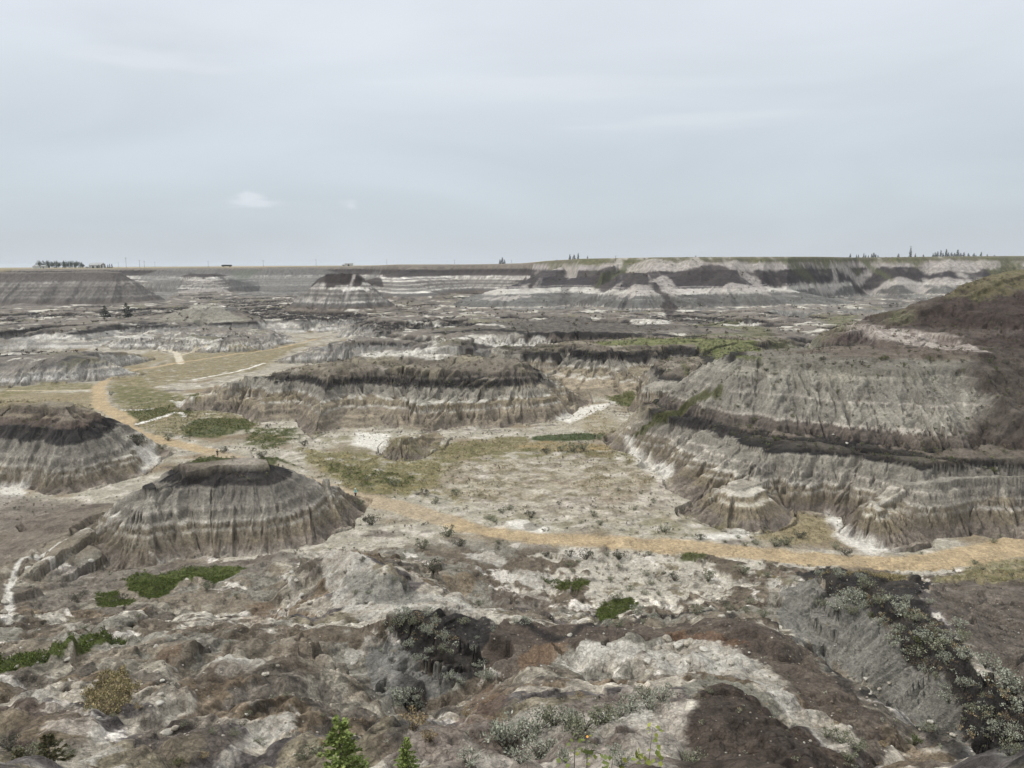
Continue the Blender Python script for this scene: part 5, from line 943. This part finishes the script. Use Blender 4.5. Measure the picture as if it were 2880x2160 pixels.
# ---- power poles
def pole_me(h):
    return pymesh('pole', *tube([(0, 0, -.8), (0, 0, h)], [.16, .11], 8), WOOD), pymesh('crossarm', *boxg(0, 0, h - .7, 2.6, .14, .16), WOOD, False), pymesh('insulator', *lathe([(.02, 0), (.07, .05), (.07, .2), (.02, .25)], 8), WH)
PM = pole_me(10.)
for i, (u, vb, vt) in enumerate([(273,578,556),(302,577,562),(312,577,563),(256,578,567),(335,577,566),(450,577,564),(569,577,562),(683,575,560),(836,575,560),(982,574,561),(1105,572,561),(1203,570,560),(1330,560,552),(1966,556,531),(1474+12,560,555)][:14]):
    Y_ = 980 if u < 1180 else 640 if u < 1400 else 860; Y_ = Y_ if u >= 1180 else 1120
    if u in (256, 335): Y_ = 1600
    uu = u if u < 1835 else 1944 - 0 + 0; uu = u
    p = W(uu, vb, Y_); gz = ground_z(p[0], p[1]); H_ = max(W(uu, vt, Y_)[2] - gz, 4); o = lk(bpy.data.objects.new('utility_pole', None)); o.location = (p[0], p[1], gz); s_ = H_ / 10; o.scale = (1.2, 1.2, s_)
    put('pole', PM[0], o); put('crossarm', PM[1], o)
    for k in (-1.1, .55, 1.1): q = put('insulator', PM[2], o); q.location = (k, 0, 9.38)
    tag(o, f"wooden utility pole with crossarm on the distant skyline, {ordw(i)} of the row from the left" if u != 1966 else 'tall utility pole beside the spruces on the right skyline', 'utility pole', 'utility poles along the far rim road')
# ---- trail marker
p = hit(258, 884); o = lk(bpy.data.objects.new('trail_marker', None)); o.location = p; put('post', pymesh('post', *boxg(0, 0, .55, .14, .14, 1.3), WH, False), o); put('cap', pymesh('cap', *boxg(0, 0, 1.22, .18, .18, .06), RF, False), o); tag(o, 'short white marker post at the edge of the left bend of the trail', 'marker post')
# ---- people (one continuous body each, clothes as children)
from mathutils import Vector as Vc
def person(loc, facing, height, label, top, legs, skin_c, hat=None, pack=None, stride=.22, shorts=False, cat='person'):
    k = height / 1.75; J = {}; E = []; R_ = []
    def nd(n, p, r): J[n] = len(R_); R_.append((p, r)); 
    st = stride
    nd('pel', (0, 0, .95), .135); nd('wai', (0, .01, 1.12), .12); nd('che', (0, 0, 1.33), .145); nd('nec', (0, 0, 1.50), .055); nd('hb', (0, -.015, 1.57), .07); nd('hc', (0, -.02, 1.65), .098); nd('ht', (0, -.01, 1.73), .07)
    for s_, n in ((1, 'l'), (-1, 'r')):
        f_ = st * s_; nd('hip' + n, (.095 * s_, 0, .88), .1); nd('kne' + n, (.1 * s_, -f_ * .6 - .03, .5), .062); nd('ank' + n, (.1 * s_, -f_ + .03, .09), .042); nd('toe' + n, (.11 * s_, -f_ - .13, .035), .035)
        nd('sho' + n, (.19 * s_, .0, 1.43), .062); nd('elb' + n, (.27 * s_, .05 * (1 + s_ * .3), 1.17), .045); nd('wri' + n, (.25 * s_, -.17, 1.07), .03); nd('pal' + n, (.245 * s_, -.24, 1.06), .036)
        for q, (dx, dz, L_) in enumerate([(-.03, .01, .075), (-.01, .012, .085), (.012, .01, .08), (.03, .0, .065)]): nd(f'fa{q}' + n, (.245 * s_ + dx, -.285, 1.055 + dz), .010); nd(f'fb{q}' + n, (.245 * s_ + dx, -.285 - L_ * .5, 1.03 + dz), .008)
        nd('tha' + n, (.245 * s_ - .045 * s_, -.25, 1.065), .011); nd('thb' + n, (.245 * s_ - .06 * s_, -.29, 1.05), .009)
        E += [('pel', 'hip' + n), ('hip' + n, 'kne' + n), ('kne' + n, 'ank' + n), ('ank' + n, 'toe' + n), ('che', 'sho' + n), ('sho' + n, 'elb' + n), ('elb' + n, 'wri' + n), ('wri' + n, 'pal' + n), ('pal' + n, 'tha' + n), ('tha' + n, 'thb' + n)]
        for q in range(4): E += [('pal' + n, f'fa{q}' + n), (f'fa{q}' + n, f'fb{q}' + n)]
    E += [('pel', 'wai'), ('wai', 'che'), ('che', 'nec'), ('nec', 'hb'), ('hb', 'hc'), ('hc', 'ht')]
    def skin(nm, keep, grow, mat, zc=None):
        ks = [n for n in J if keep(n)]; ix = {n: i for i, n in enumerate(ks)}; me = bpy.data.meshes.new(nm)
        me.from_pydata([R_[J[n]][0] for n in ks], [(ix[a], ix[b]) for a, b in E if a in ix and b in ix], []); o = bpy.data.objects.new(nm, me); lk(o); md = o.modifiers.new('s', 'SKIN')
        for n in ks: r_ = R_[J[n]][1] * grow + (0 if grow == 1 else .012); me.skin_vertices[0].data[ix[n]].radius = (r_, r_ * (.8 if n in ('che', 'wai', 'pel') else 1))
        me.skin_vertices[0].data[0].use_root = True; sb = o.modifiers.new('b', 'SUBSURF'); sb.levels = sb.render_levels = 2; me.materials.append(mat); return o
    body = skin('person', lambda n: True, 1, plain_mat('skin', skin_c, .6)); body.location = loc; body.rotation_euler = (0, 0, facing); body.scale = (k, k, k)
    tm, lm = plain_mat('shirt_cloth', top, .85), plain_mat('leg_cloth', legs, .85)
    a = skin('jacket', lambda n: n[:3] in ('wai', 'che', 'sho', 'elb', 'pel') or (n[:3] == 'wri' and not shorts), 1.12, tm); a.parent = body
    b = skin('shorts' if shorts else 'trousers', lambda n: n[:3] in ('pel', 'hip', 'kne') or (n[:3] == 'ank' and not shorts), 1.15, lm); b.parent = body
    c = skin('shoes', lambda n: n[:3] in ('ank', 'toe'), 1.25, plain_mat('shoe', C(60, 56, 54), .8)); c.parent = body
    hv, hq = lathe([(.001, .125), (.06, .115), (.1, .07), (.115, .0), (.105, -.05)], 14); h = put('hat' if hat is not None else 'hair', pymesh('hat', hv, hq, plain_mat('hat_cloth', hat if hat is not None else C(48, 42, 38), .9)), body, (0, .0, 1.67))
    fc = plain_mat('face_detail', C(96, 66, 56), .6)
    for s_ in (-1, 1): put('eye', pymesh('eye', rock_geo(1, 1)[0], rock_geo(1, 1)[2], fc), body, (.035 * s_, -.105, 1.65)).scale = (.012,) * 3
    put('nose', pymesh('nose', rock_geo(2, 1)[0], rock_geo(2, 1)[2], plain_mat('nose_skin', skin_c, .6)), body, (0, -.125, 1.625)).scale = (.014, .02, .02)
    put('mouth', pymesh('mouth', rock_geo(3, 1)[0], rock_geo(3, 1)[2], fc), body, (0, -.105, 1.59)).scale = (.025, .008, .006)
    if pack is not None: put('backpack', pymesh('backpack', *boxg(0, .2, 1.28, .3, .16, .42), plain_mat('pack_cloth', pack, .85), False), body)
    return tag(body, label, cat)
SKN = C(190, 150, 126)
p = F(768, 1069, -39.8); p[2] = ground_z(p[0], p[1]); person(p, math.radians(-20), 1.78, 'person in pale turquoise hooded jacket and dark blue trousers walking on the trail', C(130, 214, 206, .8), C(38, 40, 62), SKN, hat=C(206, 240, 232, .8))
p = F(470, 985, -39.8); p[2] = ground_z(p[0], p[1]); person(p, math.radians(170), 1.75, 'person in dark green shirt and olive shorts standing behind the domed butte', C(50, 54, 42), C(116, 112, 78), SKN, shorts=True, stride=.05)
p = hit(208, 763); person(p, math.radians(60), 1.7, 'tiny person in black top and white trousers among the far left mounds', C(30, 30, 32), C(220, 218, 212), SKN, stride=.12)
# ---- broad leaved shoots close to the viewpoint
def shoot(u, vt, Y_, nl, c1, c2, label, flower=None, lsz=.06, seed=1):
    p = W(u, vt, Y_); gz = ground_z(p[0], p[1]); H_ = max(p[2] - gz, .4); g = np.random.RandomState(seed); o = lk(bpy.data.objects.new('poplar_shoot' if not flower else 'wildflower', None)); o.location = (p[0], p[1], gz)
    bend = g.randn(2) * .04 * H_; path = [(0, 0, -.1), (bend[0] * .4, bend[1] * .4, H_ * .5), (bend[0], bend[1], H_)]; put('stem', pymesh('stem', *tube(path, [.006, .004, .002], 6), STEMM), o)
    P = []; D = []
    for _ in range(nl):
        t = 1 - .45 * g.rand() ** 1.5 if H_ > .8 else 1 - .8 * g.rand(); a = g.rand() * 6.28; q = np.array([bend[0] * t, bend[1] * t, H_ * t]); d = np.array([math.cos(a), math.sin(a), g.randn() * .5]); P.append(q + d * (.02 + .14 * g.rand() * (1.3 - t))); D.append(d)
    P = np.array(P); D = unit(np.array(D)); l = lsz * (.8 + .5 * g.rand(nl)); V, Qd = quads(P, D, unit(g.randn(nl, 3) + np.array([0, -.6, .8])), l, l * .45); t = g.rand(nl)[:, None]; put('leaves', mk('leaves', V, Qd, np.repeat(c1 * (1 - t) + c2 * t, 4, 0)), o)
    if flower is not None:
        hv = [(.0, .0, 0)] + [(.011 * math.cos(a), .011 * math.sin(a), .003) for a in np.linspace(0, 6.2832, 12, endpoint=False)]; put('flower', pymesh('flower', hv, [(0, 1 + k, 1 + (k + 1) % 12) for k in range(12)], plain_mat('petal', flower, .6)), o, (bend[0], bend[1] - .01, H_)).rotation_euler = (.7, 0, 0)
    return tag(o, label, 'plant' if not flower else 'flower')
YL, YL2 = C(158, 162, 62), C(112, 128, 48)
shoot(1400, 1568, 7, 26, YL, YL2, 'slender yellow-green leafed shoot rising above the white slope', None, .055, 1)
shoot(1383, 1622, 6.5, 34, YL, YL2, 'fuller yellow-green leafed shoot at the bottom edge below the slender one', None, .06, 2)
shoot(1318, 1640, 6.5, 22, C(120, 132, 70), YL2, 'short green leafed shoot left of the yellow-green pair', None, .05, 3)
shoot(1268, 1632, 6.3, 14, YL, YL2, 'small orange flower on a leafy stem at the bottom edge', (.7, .32, .05), .04, 4)
shoot(1240, 1648, 6.3, 16, C(120, 132, 70), YL2, 'low leafy stem left of the orange flower', None, .045, 5)
for b, (u, v) in enumerate([(1238, 1545), (1215, 1560), (1190, 1545), (1260, 1530), (1165, 1530), (1180, 1600)]):
    p = hit(u, v + 20); g = np.random.RandomState(900 + b); br = [tube([(0, 0, -.05), tuple(g.randn(3) * [.08, .08, 0] + [0, 0, .45]), tuple(g.randn(3) * [.2, .2, .08] + [0, 0, .95])], [.005, .0035, .0015], 4) for _ in range(8)]
    o = put('bare_shrub', pymesh('bare_shrub', *join(br), BARK), None, p); o.scale = (.5, .5, .5); tag(o, f"leafless dark twigs standing in the silvery thicket, {ordw([4, 3, 2, 5, 0, 1][b])} from the left", 'shrub', 'bare twigs in the thicket')
print('things', round(time.time() - T0, 1))
#@ENDTHINGS
# ------------------------------------------------------------------ camera, light, sky
cam = bpy.data.cameras.new('camera'); co = lk(bpy.data.objects.new('camera', cam)); bpy.context.scene.camera = co
cam.sensor_width = 36; cam.lens = 36 * FPX / 2212; cam.clip_start = .2; cam.clip_end = 100000
from mathutils import Matrix, Vector
M = Matrix.Identity(4)
for i in range(3): M[i][0] = _r[i]; M[i][1] = _u[i]; M[i][2] = -_f[i]
co.matrix_world = M
w = bpy.data.worlds.new('World'); bpy.context.scene.world = w; w.use_nodes = True; nt = w.node_tree; N = nt.nodes; L = nt.links
bg = N['Background']; sky = N.new('ShaderNodeTexSky'); sky.sky_type = 'NISHITA'; sky.sun_disc = False
SE, SR = math.radians(52), math.radians(-84)
sky.sun_elevation = SE; sky.sun_rotation = SR; sky.dust_density = 3
tc = N.new('ShaderNodeTexCoord'); sx = N.new('ShaderNodeSeparateXYZ'); L.new(tc.outputs['Generated'], sx.inputs[0])
rmp = N.new('ShaderNodeValToRGB'); L.new(sx.outputs['Z'], rmp.inputs[0])
def lin(r, g, b): return tuple(float(q) for q in C(r, g, b, 1.0)) + (1,)
els = rmp.color_ramp.elements
els[0].position = 0; els[0].color = lin(203, 209, 215); els[1].position = 1; els[1].color = lin(232, 236, 242)
for p, c in [(.05, (197, 206, 213)), (.12, (199, 209, 217)), (.19, (208, 216, 224)), (.28, (220, 226, 234)), (.45, (228, 232, 240))]:
    e = els.new(p); e.color = lin(*c)
mp = N.new('ShaderNodeMapping'); mp.inputs['Scale'].default_value = (1.2, 1.2, 5); L.new(tc.outputs['Generated'], mp.inputs[0])
cn = N.new('ShaderNodeTexNoise'); cn.inputs['Scale'].default_value = 1.6; cn.inputs['Detail'].default_value = 7; cn.inputs['Roughness'].default_value = .52; cn.inputs['Distortion'].default_value = .6
L.new(mp.outputs[0], cn.inputs['Vector'])
cr = N.new('ShaderNodeMapRange'); cr.inputs[1].default_value = .35; cr.inputs[2].default_value = .7; cr.inputs[3].default_value = .94; cr.inputs[4].default_value = 1.07; L.new(cn.outputs['Fac'], cr.inputs[0])
zb_ = N.new('ShaderNodeMapRange'); zb_.inputs[1].default_value = .33; zb_.inputs[2].default_value = 1; zb_.inputs[3].default_value = 1; zb_.inputs[4].default_value = 2.1; L.new(sx.outputs['Z'], zb_.inputs[0])   # overcast is brightest overhead
zm = N.new('ShaderNodeMath'); zm.operation = 'MULTIPLY'; L.new(cr.outputs[0], zm.inputs[0]); L.new(zb_.outputs[0], zm.inputs[1])
zm2 = N.new('ShaderNodeMath'); zm2.operation = 'MULTIPLY'; zm2.inputs[1].default_value = .885; L.new(zm.outputs[0], zm2.inputs[0]); zm = zm2
vm = N.new('ShaderNodeVectorMath'); vm.operation = 'SCALE'; L.new(rmp.outputs[0], vm.inputs[0]); L.new(zm.outputs[0], vm.inputs['Scale'])
sk = N.new('ShaderNodeVectorMath'); sk.operation = 'SCALE'; sk.inputs['Scale'].default_value = .004; L.new(sky.outputs[0], sk.inputs[0])
ad = N.new('ShaderNodeVectorMath'); ad.operation = 'ADD'; L.new(vm.outputs[0], ad.inputs[0]); L.new(sk.outputs[0], ad.inputs[1])
def blob(u, v, wu, wv, seed, amp):
    global lastc
    d0 = unit(ray(u, v)); rt = unit(np.array([d0[1], -d0[0], 0])); up = np.cross(rt, d0)
    def dot(vec, k):
        n = N.new('ShaderNodeVectorMath'); n.operation = 'DOT_PRODUCT'; L.new(tc.outputs['Generated'], n.inputs[0]); n.inputs[1].default_value = tuple(float(q) / k for q in vec); return n.outputs['Value']
    a, b = dot(rt, wu / FPX), dot(up, wv / FPX); cb = N.new('ShaderNodeCombineXYZ'); L.new(a, cb.inputs[0]); L.new(b, cb.inputs[1]); ln = N.new('ShaderNodeVectorMath'); ln.operation = 'LENGTH'; L.new(cb.outputs[0], ln.inputs[0])
    nz = N.new('ShaderNodeTexNoise'); nz.inputs['Scale'].default_value = 1.6; nz.inputs['Detail'].default_value = 6; nz.noise_dimensions = '4D'; nz.inputs['W'].default_value = seed; L.new(cb.outputs[0], nz.inputs['Vector'])
    s1 = N.new('ShaderNodeMath'); s1.operation = 'MULTIPLY_ADD'; s1.inputs[1].default_value = 1.6; L.new(nz.outputs['Fac'], s1.inputs[0]); L.new(ln.outputs['Value'], s1.inputs[2])
    m_ = N.new('ShaderNodeMapRange'); m_.interpolation_type = 'SMOOTHSTEP'; m_.inputs[1].default_value = .9; m_.inputs[2].default_value = 1.75; m_.inputs[3].default_value = amp; m_.inputs[4].default_value = 0; L.new(s1.outputs[0], m_.inputs[0])
    front = N.new('ShaderNodeMath'); front.operation = 'GREATER_THAN'; front.inputs[1].default_value = .5; L.new(dot(d0, 1), front.inputs[0]); mm = N.new('ShaderNodeMath'); mm.operation = 'MULTIPLY'; L.new(m_.outputs[0], mm.inputs[0]); L.new(front.outputs[0], mm.inputs[1])
    mx = N.new('ShaderNodeMix'); mx.data_type = 'RGBA'; L.new(mm.outputs[0], mx.inputs[0]); L.new(lastc, mx.inputs[6]); mx.inputs[7].default_value = lin(218, 222, 228); lastc = mx.outputs[2]
lastc = ad.outputs[0]
blob(545, 438, 92, 13, 1., .5); blob(542, 424, 42, 15, 7., .55); blob(756, 441, 26, 14, 2., .35); blob(330, 128, 190, 26, 3., .4); blob(1150, 185, 420, 40, 4., .3); blob(1500, 262, 330, 26, 5., .3); blob(700, 60, 500, 60, 6., .3)
L.new(lastc, bg.inputs[0]); bg.inputs[1].default_value = 1.0
sl = bpy.data.lights.new('sun', 'SUN'); sl.energy = 2.3; sl.angle = math.radians(14); sl.color = (1, .96, .9)
so = lk(bpy.data.objects.new('sun', sl)); 
sd = Vector((math.cos(SE) * math.sin(SR), math.cos(SE) * math.cos(SR), math.sin(SE))); so.rotation_euler = sd.to_track_quat('Z', 'Y').to_euler()
hz = bpy.data.materials.new('haze'); hz.use_nodes = True; hn = hz.node_tree; hn.nodes.remove(hn.nodes['Principled BSDF']); pv = hn.nodes.new('ShaderNodeVolumePrincipled')
pv.inputs['Color'].default_value = (.86, .92, 1, 1); pv.inputs['Density'].default_value = .00005; pv.inputs['Anisotropy'].default_value = .2; hn.links.new(pv.outputs[0], hn.nodes['Material Output'].inputs['Volume'])
HAZE = True
if HAZE: ho = put('haze', pymesh('haze', *boxg(0, 4800, -8, 14000, 9700, 80), hz, False)); ho['kind'] = 'stuff'; ho['label'] = 'thin pale haze filling the canyon air'; ho.location = (0, 0, 0)
sc = bpy.context.scene; sc.view_settings.view_transform = 'Standard'; sc.view_settings.look = 'None'; sc.view_settings.exposure = .2; sc.view_settings.gamma = 1
print('done', round(time.time() - T0, 1))
